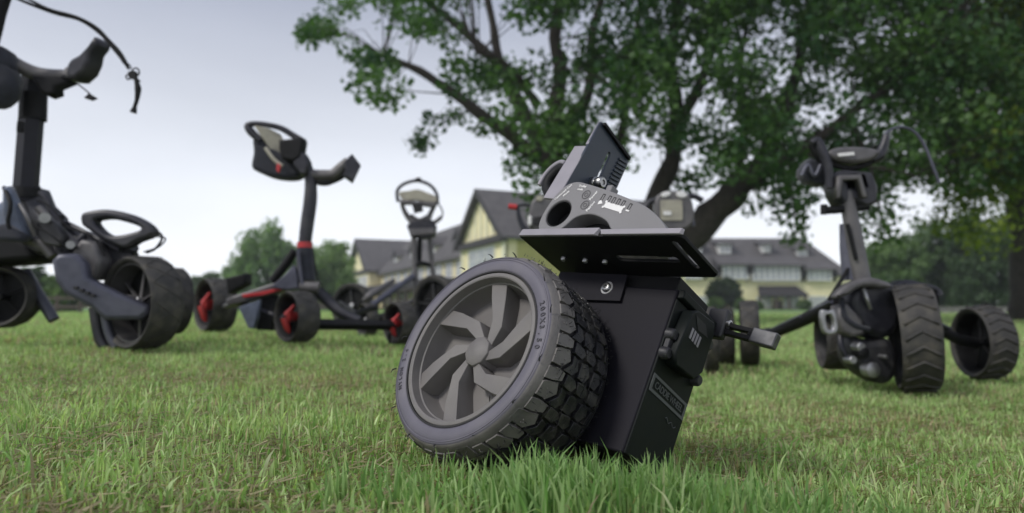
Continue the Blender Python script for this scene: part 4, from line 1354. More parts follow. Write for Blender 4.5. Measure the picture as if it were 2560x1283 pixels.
def blob(parent, name, px, py, Y, rx, ry, rz, m, seed=0, rough=.22):
    """crumpled cloth or moulded lump: a noisy ellipsoid; radii in metres"""
    c = P(px, py, Y)
    r = random.Random(seed)
    ph = [r.uniform(0, 6) for _ in range(6)]
    v = []; f = []
    nu, nv_ = 20, 12
    for j in range(nv_ + 1):
        b = math.pi * j / nv_ - math.pi / 2
        for i in range(nu):
            a = 2 * math.pi * i / nu
            d = 1 + rough * (math.sin(3 * a + ph[0] + 2 * b) * .5 + math.sin(5 * a + 3 * b + ph[1]) * .3 + math.sin(7 * b + 2 * a + ph[2]) * .3)
            d = 1 + (d - 1) * math.cos(b)
            v.append((c.x + rx * d * math.cos(a) * math.cos(b), c.y + ry * d * math.sin(a) * math.cos(b), c.z + rz * d * math.sin(b)))
    for j in range(nv_):
        for i in range(nu):
            f.append((j * nu + i, j * nu + (i + 1) % nu, (j + 1) * nu + (i + 1) % nu, (j + 1) * nu + i))
    return MB().add(v, f).put(name, m, parent, smooth=3.2)


def cart_left():
    Y = solveY(330, 866)
    g = P(180, 850, Y + .2)
    root = empty('golf_trolley', (g.x, g.y, float(G(g.x, g.y))), 'large dark golf trolley at the left edge with wide patterned wheel and thick mast', 'golf trolley', 'golf trolleys on the lawn')
    k = F / Y
    cwheel(root, 315, 757, Y, 117 / k, (.87, .5, 0.02), .112, spokes=6, rimm=M_frameg(), hubm=M_alu(), tread='diamond')
    cwheel(root, 415, 752, Y + .55, 92 / k * 1.1, (.93, .36, 0), .06, spokes=6)
    cwheel(root, -14, 742, Y + .25, .118, (.45, .9, 0), .12, spokes=5, rimm=M_black(), hubm=M_black())
    # fork arm
    pp(root, 'fork_arm', [(150, 655), (163, 638), (200, 636), (222, 660), (228, 694), (300, 735), (362, 762), (366, 782), (346, 800), (268, 800), (250, 782), (236, 768), (180, 735), (160, 705)], Y - .03, .07, M_frameb(), tilt=.25, bevel=.016)
    for i in range(4):
        pp(root, 'arm_slot', rrect(186 + i * 14, 716 + i * 6.5, 196 + i * 14, 724 + i * 6.5, 3), Y - .078, .012, M_dark(), bevel=0, tilt=0)
    tp(root, 'axle', [(262, 790, Y), (320, 752, Y + .02), (380, 775, Y + .06)], [.018, .022, .012], M_frameg())
    tp(root, 'fork_leg', [(238, 770, Y + .1), (250, 840, Y + .1), (266, 868, Y + .1)], .022, M_frame())
    tp(root, 'fork_leg', [(262, 780, Y + .05), (272, 830, Y + .05), (290, 868, Y + .05)], .016, M_frameb())
    pp(root, 'mud_guard', [(268, 800), (345, 800), (340, 862), (300, 872), (276, 862)], Y + .16, .05, M_blackpl())
    # bag cradle ring
    pp(root, 'bag_cradle', closedsmooth([(211, 538), (232, 529), (275, 525), (330, 536), (372, 556), (393, 577), (388, 592), (352, 606), (325, 622), (290, 612), (262, 598), (228, 575), (213, 562)], 3), Y + .05, .055, M_frame(),
       holes=[closedsmooth([(244, 556), (262, 549), (290, 549), (340, 562), (360, 572), (350, 580), (302, 591), (272, 584)], 3)], bevel=.012)
    pp(root, 'cradle_bracket', [(262, 590), (330, 618), (340, 640), (318, 672), (280, 680), (236, 650), (222, 612), (230, 580)], Y + .12, .07, M_frame(), bevel=.012)
    tp(root, 'cradle_stem', [(330, 615, Y + .1), (308, 650, Y + .12), (300, 700, Y + .14)], .026, M_frame())
    pp(root, 'gear_cover', [(188, 642), (215, 600), (250, 605), (270, 650), (262, 700), (222, 702)], Y + .05, .08, M_frameg(), bevel=.015)
    tp(root, 'cable', [(388, 580, Y), (402, 586, Y), (404, 600, Y), (388, 622, Y), (366, 632, Y)], .0045, M_black(), 6)
    tp(root, 'cable', [(376, 590, Y), (398, 592, Y), (414, 598, Y), (396, 618, Y), (360, 630, Y)], .003, M_black(), 6)
    # folding frame
    tp(root, 'frame_strut', [(100, 482, Y + .1), (118, 500, Y + .1), (134, 538, Y + .1), (160, 560, Y + .1)], .012, M_frame())
    tp(root, 'frame_strut', [(120, 535, Y + .15), (210, 580, Y + .1), (300, 625, Y + .05)], .010, M_frame())
    tp(root, 'frame_strut', [(215, 585, Y + .1), (178, 625, Y + .05), (152, 655, Y)], .014, M_frame())
    tp(root, 'main_tube', [(66, 470, Y + .2), (110, 545, Y + .2), (180, 600, Y + .15), (240, 640, Y + .1)], [.045, .05, .045, .035], M_frame(), 8)
    pp(root, 'hinge_housing', [(30, 470), (100, 470), (118, 510), (150, 540), (170, 600), (160, 640), (120, 640), (90, 620), (70, 560), (34, 520)], Y + .25, .12, M_frame(), bevel=.02)
    pp(root, 'body_panel', [(-60, 590), (60, 585), (105, 610), (130, 640), (120, 655), (40, 662), (-60, 668)], Y + .3, .2, M_black(), bevel=.02)
    tp(root, 'lock_lever', [(78, 600, Y + .05), (108, 612, Y + .05), (132, 642, Y + .05)], [.018, .022, .016], M_frameg())
    tp(root, 'side_peg', [(154, 566, Y + .1), (154, 538, Y + .1)], .010, M_black())
    pp(root, 'folded_cover', [(14, 470), (30, 466), (44, 500), (62, 560), (80, 596), (60, 606), (30, 590), (16, 540)], Y + .02, .05, M_fabb(), bevel=.012, tilt=.3)
    pp(root, 'folded_cover', [(-20, 540), (10, 505), (36, 520), (58, 566), (66, 600), (30, 596), (-10, 590)], Y + .06, .06, M_fabb(), bevel=.018, tilt=-.3)
    pp(root, 'folded_cover', [(-30, 566), (20, 560), (70, 590), (64, 606), (10, 604), (-30, 600)], Y - .01, .05, M_fab(), bevel=.016)
    tp(root, 'cover_strap', [(10, 468, Y), (26, 510, Y - .03), (20, 560, Y - .03), (40, 600, Y - .02)], .007, M_black(), 6)
    tp(root, 'cover_strap', [(50, 512, Y), (70, 545, Y - .02), (88, 590, Y)], .008, M_frameg(), 6)
    tp(root, 'frame_strut', [(96, 520, Y + .05), (140, 566, Y + .05), (200, 622, Y + .05)], .014, M_frameg())
    tp(root, 'frame_strut', [(62, 600, Y + .1), (120, 612, Y + .08), (165, 640, Y + .05)], .017, M_frame())
    tp(root, 'pivot_bolt', [(112, 545, Y - .02), (112, 545, Y + .08)], .018, M_alu(), 10, smooth=False)
    tp(root, 'pivot_bolt', [(176, 612, Y - .02), (176, 612, Y + .08)], .014, M_alu(), 10, smooth=False)
    tp(root, 'cable', [(92, 500, Y), (130, 520, Y), (170, 568, Y), (230, 590, Y), (262, 640, Y)], .0035, M_black(), 6)
    tp(root, 'cable', [(60, 505, Y), (84, 560, Y - .02), (130, 590, Y - .02), (190, 640, Y)], .0035, M_black(), 6)
    pp(root, 'gear_plate', [(96, 548), (140, 552), (168, 590), (160, 620), (120, 612), (98, 588)], Y + .02, .04, M_blackpl(), bevel=.008)
    tp(root, 'stand_leg', [(62, 678, Y + .35), (95, 735, Y + .35), (135, 800, Y + .35)], .021, M_frameb())
    # mast
    a, b = P(62, 505, Y + .18), P(86, 195, Y + .18)
    mast = MB().tube([a, a + (b - a) * .5, b], .041, 6, up=(0.2, -1, 0)).put('mast', mat('mast_dark', (0.012, 0.012, 0.018), 0.5, var=0.3, spec=0.3), root)
    tp(root, 'mast_collar', [(66, 495, Y + .18), (68, 470, Y + .18)], .047, M_black(), 8)
    tp(root, 'mast_collar', [(82, 300, Y + .18), (84, 235, Y + .18)], .046, M_black(), 8)
    tp(root, 'mast_clip', [(50, 330, Y + .12), (52, 305, Y + .12)], .012, M_black())
    # handle
    tp(root, 'handle_bar', [(-90, 60, Y), (-40, 110, Y + .03), (10, 140, Y + .06), (60, 172, Y + .1), (110, 188, Y + .12), (180, 190, Y + .1)], [.02, .022, .022, .026, .026, .022], M_frameg(), 10)
    pp(root, 'handle_grip', [(178, 162), (188, 150), (214, 141), (238, 122), (257, 99), (268, 113), (266, 124), (250, 140), (246, 163), (232, 190), (206, 207), (180, 203), (174, 180)], Y + .05, .07, M_frame(), bevel=.018, tilt=-.3)
    tp(root, 'grip_collar', [(172, 192, Y + .07), (184, 180, Y + .07)], .026, M_frameg(), 10)
    pp(root, 'grip_pad', [(185, 175), (215, 150), (248, 135), (240, 165), (222, 192), (190, 205), (160, 200)], Y + .09, .06, M_frame(), bevel=.015)
    pp(root, 'handle_bracket', [(85, 192), (190, 205), (150, 222), (152, 238), (130, 246), (112, 236), (100, 215)], Y + .1, .06, M_black(), bevel=.012)
    blob(root, 'accessory_pouch', 0, 215, Y + .05, .075, .06, .085, M_fab(), 12, .12)
    blob(root, 'accessory_pouch', -20, 160, Y + .05, .085, .06, .07, M_fab(), 13, .2)
    tp(root, 'console_arm', [(-40, 150, Y), (-20, 80, Y), (-8, 30, Y), (8, -20, Y)], .03, M_black())
    # straps and toggles hanging from the handle
    tp(root, 'bungee_cord', [(28, -10, Y), (80, 12, Y), (140, 34, Y), (200, 50, Y), (248, 82, Y), (284, 122, Y), (308, 152, Y), (322, 172, Y)], .0055, M_black(), 6)
    tp(root, 'bungee_cord', [(60, -8, Y - .01), (120, 22, Y - .01), (190, 42, Y - .01), (240, 68, Y - .01), (272, 100, Y - .01), (300, 130, Y - .01), (320, 164, Y - .01)], .0045, M_black(), 6)
    tp(root, 'cord_toggle', [(298, 134, Y), (312, 156, Y)], .008, M_black())
    tp(root, 'hook_ring', [(330, 176, Y), (340, 170, Y), (348, 178, Y), (346, 188, Y), (338, 190, Y)], .0028, M_black(), 6)
    tp(root, 'hook_ring', [(322, 186, Y), (315, 190, Y), (318, 198, Y), (326, 198, Y)], .0028, M_black(), 6)
    tp(root, 'hook_ring', [(312, 158, Y), (318, 170, Y), (328, 170, Y), (322, 160, Y)], .0022, M_black(), 6)
    pp(root, 'hook', [(320, 182), (332, 176), (342, 180), (342, 192), (346, 198), (352, 204), (342, 206), (334, 200), (324, 196)], Y, .014, M_black(), bevel=.002)
    tp(root, 'hook_strap', [(340, 200, Y), (345, 222, Y), (342, 250, Y), (335, 272, Y)], [.006, .011, .007, .006], M_black(), 6)
    tp(root, 'strap_end', [(337, 268, Y), (333, 282, Y)], [.007, .012], M_black(), 6)
    tp(root, 'hanging_clip', [(194, 210, Y), (212, 224, Y), (226, 236, Y)], .0025, M_black(), 6)
    pp(root, 'clip_tab', [(212, 246), (224, 234), (244, 246), (230, 252)], Y, .015, M_black(), bevel=.002)


def cart_red():
    root = None
    Y1 = solveY(530, 824); Y2 = solveY(735, 853); Y3 = solveY(990, 858)
    g = P(740, 840, (Y2 + Y3) / 2)
    root = empty('golf_trolley', (g.x, g.y, float(G(g.x, g.y))), 'golf trolley with red wheel hubs and a red collar on its curved post', 'golf trolley', 'golf trolleys on the lawn')
    for (px, py, Y, R, ax, w) in ((509, 762, Y1, 66, (.93, .36, 0), 58), (716, 792, Y2, 64, (.88, .48, 0), 58), (982, 808, Y3, 52, (.86, .5, 0), 40)):
        k = F / Y
        r = R / k
        M = cwheel(root, px, py, Y, r, ax, w / k, hubm=M_red(), spokes=5)
        br = MB().tube([M @ Vector((0, .0, 0)), M @ Vector((0, w / k * .5, 0))], [r * .25, r * .16], 10).put('hub_cap', M_red(), root, smooth=1)
        MB().tube([M @ Vector((0, -.01, -r * .05)), M @ Vector((r * .12, 0, -r * .48)), M @ Vector((r * .1, .01, -r * .62))], [r * .16, r * .12, r * .06], 8).put('hub_bracket', M_red(), root, smooth=1)
        MB().tube([M @ Vector((0, .0, r * .05)), M @ Vector((r * .25, .02, r * .45))], [r * .13, r * .06], 8).put('hub_bracket', M_red(), root, smooth=1)
        if px > 900:
            MB().tube([M @ Vector((0, -.02, -r * .5)), M @ Vector((0, -.015, -r * .95))], [r * .10, r * .07], 8).put('brake_peg', M_black(), root, smooth=1)
    Y = Y2 + .25
    # axle to the right wheel
    a, b = P(790, 811, Y2 + .05), P(985, 813, Y3)
    MB().tube([a, b], .024, 4, up=(0, 0, 1)).put('axle', M_black(), root)
    # post
    tp(root, 'post', [(764, 700, Y), (760, 650, Y), (762, 612, Y), (768, 560, Y), (776, 500, Y), (776, 450, Y), (766, 412, Y)], [.034, .034, .030, .032, .032, .027, .024], M_frame(), 12)
    tp(root, 'lower_sleeve', [(766, 702, Y), (763, 650, Y), (762, 622, Y)], [.045, .040, .037], M_fab(), 12)
    tp(root, 'red_collar', [(762, 620, Y), (762, 606, Y)], .036, M_red(), 14)
    tp(root, 'side_rod', [(745, 624, Y - .05), (752, 690, Y - .05), (756, 712, Y - .05)], .008, M_frameb(), 8)
    tp(root, 'rear_strut', [(738, 626, Y + .08), (712, 664, Y + .08), (680, 704, Y + .08)], .022, M_black(), 8)
    tp(root, 'side_rod', [(782, 622, Y + .03), (790, 680, Y + .03), (798, 715, Y + .03)], .004, M_black(), 6)
    # console: hoop, tray, pouch
    tp(root, 'hoop', [(652, 352, Y), (628, 330, Y), (620, 314, Y), (650, 310, Y), (700, 320, Y), (735, 340, Y), (762, 356, Y)], [.016, .020, .016, .013, .014, .015, .015], M_frame(), 10)
    pp(root, 'tray', [(640, 318), (672, 322), (700, 336), (716, 365), (722, 398), (704, 402), (680, 380), (660, 350)], Y + .02, .03, M_beige(), tilt=.3)
    pp(root, 'pouch', closedsmooth([(638, 350), (665, 352), (700, 380), (730, 400), (764, 420), (760, 442), (735, 452), (690, 448), (655, 435), (636, 422), (640, 385)], 3), Y + .05, .10, M_fab(), bevel=.02)
    pp(root, 'console_block', [(702, 354), (738, 350), (757, 344), (764, 352), (758, 396), (740, 408), (712, 402), (704, 380)], Y - .02, .08, M_black(), bevel=.01)
    pp(root, 'console_block', [(735, 380), (765, 385), (776, 405), (772, 440), (755, 440), (738, 415)], Y - .02, .07, M_frame(), bevel=.01)
    tp(root, 'strap', [(664, 370, Y - .05), (684, 398, Y - .06), (706, 416, Y - .06)], .009, M_beige(), 8)
    pp(root, 'red_tag', [(693, 408), (702, 412), (700, 428), (696, 433), (691, 424)], Y - .075, .012, M_red(), bevel=.002)
    # bag cradle arm and pad
    tp(root, 'cradle_arm', [(778, 436, Y), (805, 438, Y), (832, 436, Y), (852, 420, Y), (872, 404, Y)], [.024, .026, .026, .026, .026], M_frameg(), 10)
    tp(root, 'cradle_arm_underside', [(784, 450, Y + .02), (815, 452, Y + .02), (850, 440, Y + .02), (866, 428, Y + .02)], [.02, .026, .022, .018], M_frame(), 10)
    pp(root, 'cradle_pad', [(858, 408), (878, 385), (900, 414), (882, 458), (857, 440), (864, 428)], Y, .05, M_frame(), tilt=.35, bevel=.008)
    # base frame
    tp(root, 'frame_tube', [(775, 712, Y), (812, 745, Y), (850, 780, Y - .02), (900, 802, Y - .04)], [.03, .028, .024, .02], M_frame(), 10)
    tp(root, 'frame_tube', [(862, 806, Y), (880, 790, Y + .1), (915, 775, Y + .3), (940, 770, Y + .4)], .014, M_black(), 8)
    pp(root, 'deck', [(575, 748), (600, 738), (680, 712), (742, 694), (752, 706), (700, 735), (640, 752), (580, 765)], Y + .05, .10, M_frameg(), bevel=.01)
    pp(root, 'deck_trim', [(606, 736), (650, 730), (715, 716), (716, 722), (660, 738), (610, 744)], Y - .01, .02, M_red(), bevel=.002)
    pp(root, 'deck_hinge', [(680, 718), (712, 690), (736, 664), (748, 690), (752, 722), (720, 726)], Y - .02, .05, M_frameb(), bevel=.008)
    pp(root, 'foot_panel', [(600, 768), (652, 750), (648, 790), (640, 822), (626, 820)], Y + .0, .05, M_fabb(), bevel=.006)
    pp(root, 'foot_panel', [(655, 748), (690, 738), (690, 826), (650, 824)], Y + .05, .08, M_black(), bevel=.006)
    pp(root, 'rear_bag', [(572, 696), (600, 690), (622, 684), (622, 712), (580, 735)], Y + .3, .10, M_black(), bevel=.01)
    tp(root, 'base_tube', [(560, 768, Y1), (600, 760, Y + .1), (690, 790, Y), (715, 795, Y2)], .018, M_frame(), 8)
    tp(root, 'hinge_knuckle', [(752, 716, Y - .03), (798, 720, Y - .03)], .028, M_frameg(), 10)


def cart_grey():
    Ya = 4.9
    g = P(1050, 820, Ya)
    root = empty('golf_trolley', (g.x, g.y, float(G(g.x, g.y))), 'grey golf trolley with twin posts and a round hoop handle', 'golf trolley', 'golf trolleys on the lawn')
    Y = Ya
    k = F / Y
    gz = float(G(P(880, 800, 5.2).x, 5.2))
    for (px, py, Yw, R, ax) in ((874, 766, 5.3, 40, (.6, .8, 0)), (1078, 765, 4.6, 44, (.75, .66, 0)), (905, 800, 4.3, 45, (.9, .4, 0))):
        r = R / (F / Yw)
        c = P(px, py, Yw)
        r = c.z - (float(G(c.x, Yw)) - .0)
        cwheel(root, px, py, Yw, max(r, .09), ax, .07, hubm=M_alu())
    tp(root, 'post', [(1034, 590, Y), (1038, 680, Y), (1044, 768, Y)], .020, M_frameg(), 10, smooth=False)
    tp(root, 'post', [(1074, 590, Y + .05), (1082, 680, Y + .05), (1088, 730, Y + .05)], .019, M_frameg(), 10, smooth=False)
    tp(root, 'inner_post', [(1050, 585, Y + .03), (1048, 655, Y + .03)], .018, M_black(), 10)
    pp(root, 'post_head', [(1018, 566), (1030, 552), (1080, 550), (1092, 566), (1088, 592), (1060, 600), (1028, 592)], Y, .08, M_frame(), bevel=.01)
    tp(root, 'post_tie', [(1034, 668, Y), (1052, 658, Y), (1078, 664, Y + .05)], .017, M_black(), 8)
    pp(root, 'head_band', [(1022, 574), (1086, 570), (1088, 584), (1026, 590)], Y - .05, .03, M_frameg(), bevel=.004)
    hoop = [(995 + 0, 505, Y), (993, 478, Y), (1010, 460, Y), (1044, 452, Y), (1076, 464, Y), (1092, 486, Y), (1094, 510, Y)]
    tp(root, 'hoop', hoop, .0125, M_frame(), 10)
    tp(root, 'hoop_stud', [(1040, 450, Y), (1052, 450, Y)], .018, M_black(), 8)
    pp(root, 'console', closedsmooth([(998, 482), (1022, 478), (1044, 474), (1068, 482), (1090, 492), (1094, 506), (1072, 508), (1040, 502), (1008, 502)], 3), Y - .01, .05, M_beige(), bevel=.008)
    pp(root, 'console_visor', [(996, 500), (1040, 505), (1094, 508), (1088, 520), (1060, 516), (1030, 512), (1004, 512)], Y - .02, .07, M_frameg(), bevel=.008)
    pp(root, 'display', [(1030, 510), (1054, 508), (1058, 528), (1036, 534)], Y - .06, .03, M_dark(), bevel=.002)
    tp(root, 'yoke', [(1004, 508, Y), (1012, 530, Y), (1028, 552, Y), (1048, 560, Y)], [.014, .018, .022, .02], M_frameg(), 8)
    tp(root, 'yoke', [(1090, 508, Y), (1078, 530, Y), (1070, 548, Y), (1052, 560, Y)], [.014, .018, .02, .02], M_frameg(), 8)
    tp(root, 'yoke_brace', [(1026, 538, Y), (1048, 550, Y), (1070, 540, Y)], .013, M_frameg(), 8)
    tp(root, 'side_cable', [(1092, 505, Y), (1104, 522, Y), (1106, 540, Y), (1094, 552, Y)], .006, M_frameg(), 6)
    tp(root, 'lower_cradle', [(1046, 560, Y), (1070, 562, Y), (1090, 554, Y), (1104, 542, Y)], [.02, .02, .016, .014], M_frameg(), 8)
    tp(root, 'frame_tube', [(1034, 690, Y), (985, 725, Y - .2), (935, 760, Y - .4), (905, 786, Y - .5)], .022, M_frameb(), 10, smooth=False)
    tp(root, 'frame_tube', [(1044, 745, Y), (1000, 770, Y), (950, 790, Y - .2)], .016, M_frame(), 8)
    tp(root, 'umbrella_holder', [(985, 700, Y - .15), (930, 735, Y - .3), (912, 752, Y - .3)], [.014, .026, .02], M_frameg(), 10)
    tp(root, 'cross_bar', [(850, 755, 5.2), (905, 790, 4.6), (960, 795, 4.4)], .014, M_black(), 8)


def cart_behind(px, label, side):
    Y = 3.3
    root = empty('golf_trolley', tuple(P(px, 850, Y)), label, 'golf trolley', 'golf trolleys on the lawn')
    c = P(px, 850, Y)
    root.location.z = float(G(c.x, Y))
    return root, Y


def cart_screen():
    Y = 3.4
    c = P(1700, 850, Y)
    root = empty('golf_trolley', (c.x, Y, float(G(c.x, Y))), 'golf trolley hidden behind the black wheel unit except its rounded beige display', 'golf trolley', 'golf trolleys on the lawn')
    pp(root, 'display_housing', closedsmooth([(1634, 520), (1640, 492), (1662, 480), (1700, 480), (1722, 492), (1732, 530), (1728, 560), (1706, 577), (1668, 578), (1642, 566)], 3), Y, .07, M_frameg(), bevel=.012)
    s = pp(root, 'screen', rrect(1651, 500, 1706, 552, 5), Y - .038, .012, M_beige(), bevel=.001)
    pp(root, 'screen_mark', rrect(1658, 528, 1678, 538, 3), Y - .046, .006, M_white(), bevel=0)
    pp(root, 'top_highlight', closedsmooth([(1652, 492), (1656, 482), (1672, 480), (1676, 486), (1664, 494)], 3), Y - .03, .03, M_white(), bevel=.004)  # white highlights along the housing top, laid on as solid pieces
    pp(root, 'top_highlight', closedsmooth([(1690, 484), (1698, 479), (1712, 483), (1716, 492), (1702, 496), (1692, 492)], 3), Y - .03, .03, M_white(), bevel=.004)
    tp(root, 'handle_arm', [(1720, 490, Y), (1738, 492, Y), (1756, 502, Y)], [.016, .014, .016], M_frame(), 8)
    tp(root, 'handle_arm', [(1640, 500, Y), (1622, 506, Y), (1612, 522, Y)], [.016, .014, .016], M_frame(), 8)
    tp(root, 'side_clip', [(1728, 525, Y - .02), (1734, 565, Y - .02)], .008, M_frameb(), 6)
    tp(root, 'post', [(1690, 572, Y), (1688, 680, Y), (1680, 800, Y)], .032, M_frame(), 10)
    for (a, w, yy) in ((1816, .065, 3.5),):
        cc = P(a - 20, 842, yy)
        r = cc.z - float(G(cc.x, yy))
        cwheel(root, a - 18, 842, yy, r, (1, .02, 0), .07, hubm=M_alu())
    cc = P(1560, 842, 3.5)
    cwheel(root, 1560, 842, 3.5, cc.z - float(G(cc.x, 3.5)), (1, .02, 0), .07, hubm=M_alu())
    cc = P(1776, 850, 3.3)
    cwheel(root, 1760, 850, 3.0, P(1760, 850, 3.0).z - float(G(P(1760, 850, 3.0).x, 3.0)), (1, .05, 0), .055, hubm=M_alu())
    tp(root, 'axle', [(1560, 842, 3.5), (1800, 842, 3.5)], .016, M_black(), 8)
    tp(root, 'frame_tube', [(1680, 800, 3.4), (1760, 845, 3.05)], .02, M_frame(), 8)
    tp(root, 'frame_tube', [(1680, 790, 3.4), (1680, 842, 3.5)], .02, M_frame(), 8)


def cart_redknob():
    Y = 3.1
    c = P(1400, 860, Y)
    root = empty('golf_trolley', (c.x, Y, float(G(c.x, Y))), 'golf trolley hidden behind the grey remote except its red knob and curved strap', 'golf trolley', 'golf trolleys on the lawn')
    pp(root, 'console', closedsmooth([(1326, 512), (1342, 497), (1380, 492), (1410, 500), (1420, 560), (1400, 582), (1340, 580), (1322, 560)], 3), Y, .09, M_frameg(), bevel=.012)
    pp(root, 'console_recess', [(1334, 544), (1364, 540), (1376, 560), (1334, 564)], Y - .05, .02, M_dark(), bevel=.002)
    pp(root, 'console_cap', closedsmooth([(1340, 497), (1346, 490), (1358, 494), (1354, 503), (1344, 504)], 3), Y - .04, .03, M_beige(), bevel=.003)
    pp(root, 'console_edge', rrect(1320, 540, 1329, 564, 4), Y - .04, .03, M_white(), bevel=.003)
    tp(root, 'strap', [(1294, 516, Y - .02), (1298, 545, Y - .02), (1310, 570, Y - .02), (1332, 584, Y - .02), (1360, 590, Y)], [.007, .012, .016, .014, .01], M_fab(), 8)
    tp(root, 'red_knob', [(1271, 516, Y - .02), (1292, 518, Y - .02)], .013, M_red(), 10)
    tp(root, 'knob_stem', [(1292, 516, Y - .02), (1310, 512, Y - .01), (1330, 516, Y)], .007, M_frame(), 8)
    tp(root, 'post', [(1378, 585, Y), (1430, 700, Y), (1470, 850, Y)], .03, M_frame(), 10)
    for (a, yy) in ((1390, 3.3), (1500, 3.2)):
        cc = P(a, 858, yy)
        cwheel(root, a, 858, yy, cc.z - float(G(cc.x, yy)), (1, .05, 0), .06, hubm=M_red())
    tp(root, 'axle', [(1390, 858, 3.3), (1500, 858, 3.2)], .016, M_black(), 8)


def cart_right():
    Y = solveY(2275, 966)
    g = P(2200, 930, Y)
    root = empty('golf_trolley', (g.x, g.y, float(G(g.x, g.y))), 'golf trolley on the right with leaning post, chunky chevron tyre and round motor caps', 'golf trolley', 'golf trolleys on the lawn')
    k = F / Y
    cwheel(root, 2238, 846, Y, 128 / k, (.97, .12, 0.04), .112, tread='chevron')
    Yr = solveY(2470, 944)
    cwheel(root, 2424, 856, Yr, 88 / (F / Yr), (.86, .5, 0), .10, tread='chevron', rimm=M_black(), hubm=M_black())
    Yl = solveY(1872, 906)
    cwheel(root, 1852, 831, Yl, 79 / (F / Yl), (1, .03, 0), .078)
    Yb = Y + .25
    cwheel(root, 2052, 845, Yb, 76 / (F / Yb), (.95, .2, 0), .09)
    # post
    tp(root, 'post', [(2152, 700, Y), (2136, 600, Y), (2122, 520, Y), (2117, 478, Y)], [.034, .030, .026, .022], M_frameg(), 8, smooth=False)
    tp(root, 'post_sleeve', [(2128, 700, Y + .02), (2118, 620, Y + .02), (2110, 560, Y + .02)], [.032, .026, .016], M_frameb(), 8, smooth=False)
    tp(root, 'post_rail', [(2118, 560, Y - .03), (2140, 650, Y - .03)], .007, M_black(), 6)
    # head clamp
    pp(root, 'head_clamp', [(2064, 436), (2098, 428), (2164, 436), (2178, 470), (2176, 512), (2150, 524), (2120, 508), (2090, 516), (2076, 490)], Y + .03, .10, M_frame(), holes=[[(2098, 452), (2138, 446), (2144, 470), (2126, 476), (2106, 474)]], bevel=.012)
    pp(root, 'clamp_arch', [(2084, 500), (2092, 440), (2150, 436), (2164, 496), (2150, 494), (2140, 450), (2104, 452), (2096, 496)], Y - .03, .03, M_frameg(), bevel=.006)
    tp(root, 'clamp_axle', [(2060, 526, Y), (2098, 524, Y), (2170, 516, Y)], .014, M_black(), 8)
    tp(root, 'clamp_knob', [(2060, 512, Y), (2060, 536, Y)], .012, M_black(), 10)
    # display tray
    pp(root, 'console', closedsmooth([(2062, 384), (2086, 372), (2130, 370), (2172, 374), (2192, 384), (2172, 404), (2130, 412), (2092, 408), (2070, 400)], 3), Y, .06, M_frameg(), bevel=.012)
    pp(root, 'console_label', [(2094, 384), (2134, 380), (2136, 388), (2096, 392)], Y - .036, .006, M_white(), bevel=0)
    tp(root, 'console_rim', [(2064, 396, Y), (2090, 414, Y), (2130, 420, Y), (2170, 410, Y), (2190, 392, Y)], .010, M_black(), 8)
    tp(root, 'handle_horn', [(2178, 400, Y), (2198, 388, Y), (2210, 362, Y), (2216, 338, Y)], [.016, .020, .016, .012], M_frame(), 10)
    tp(root, 'handle_horn', [(2078, 412, Y), (2056, 396, Y), (2040, 376, Y), (2028, 358, Y)], [.018, .020, .018, .016], M_black(), 10)
    tp(root, 'strap', [(2028, 358, Y - .02), (2044, 352, Y - .02), (2056, 378, Y - .02), (2070, 420, Y - .02), (2074, 470, Y - .02)], [.010, .014, .017, .017, .014], M_frame(), 8)
    tp(root, 'brake_cable', [(2210, 340, Y), (2228, 324, Y), (2256, 318, Y), (2288, 332, Y), (2312, 366, Y), (2330, 410, Y), (2348, 458, Y)], .0055, M_frameb(), 8)
    pp(root, 'pouch', [(2000, 420), (2018, 398), (2052, 408), (2060, 452), (2050, 468), (2010, 456), (1996, 440)], Y + .05, .07, M_fab(), bevel=.012)
    tp(root, 'pouch_strap', [(2004, 440, Y), (2020, 412, Y), (2036, 440, Y), (2052, 412, Y)], .007, M_frameb(), 6)
    # lower body
    tp(root, 'thin_strut', [(2120, 672, Y), (2096, 712, Y - .02), (2072, 750, Y - .03)], .007, M_black(), 6)
    pp(root, 'battery_bag', closedsmooth([(2098, 742), (2120, 712), (2160, 702), (2200, 706), (2220, 730), (2228, 780), (2210, 830), (2170, 846), (2130, 830), (2104, 790)], 3), Y + .06, .16, M_frame(), bevel=.03)
    pp(root, 'bag_flap', closedsmooth([(2076, 744), (2110, 712), (2170, 694), (2222, 712), (2210, 722), (2150, 718), (2110, 740)], 3), Y - .04, .05, M_frameg(), bevel=.012)
    tp(root, 'reflective_strip', [(2160, 722, Y - .03), (2168, 748, Y - .04), (2177, 772, Y - .03)], .007, M_alu(), 6)
    tp(root, 'bag_strap', [(2104, 745, Y - .02), (2110, 790, Y - .03), (2140, 815, Y - .03), (2172, 824, Y - .02)], [.010, .012, .012, .01], M_fab(), 8)
    pp(root, 'folding_hinge', [(2086, 765), (2110, 760), (2146, 800), (2150, 836), (2116, 842), (2090, 828)], Y, .07, M_frameg(), bevel=.012)
    pp(root, 'carry_loop', closedsmooth([(2050, 782), (2058, 774), (2070, 778), (2082, 774), (2088, 790), (2092, 820), (2084, 834), (2064, 836), (2052, 822)], 3), Y - .08, .022, M_alu(),
       holes=[closedsmooth([(2062, 792), (2074, 788), (2080, 806), (2078, 822), (2066, 822)], 3)], bevel=.005)
    pp(root, 'motor_block', closedsmooth([(2116, 842), (2160, 850), (2204, 846), (2224, 880), (2220, 930), (2190, 956), (2150, 940), (2118, 912), (2108, 880)], 3), Y + .04, .12, M_blackpl(), bevel=.025)
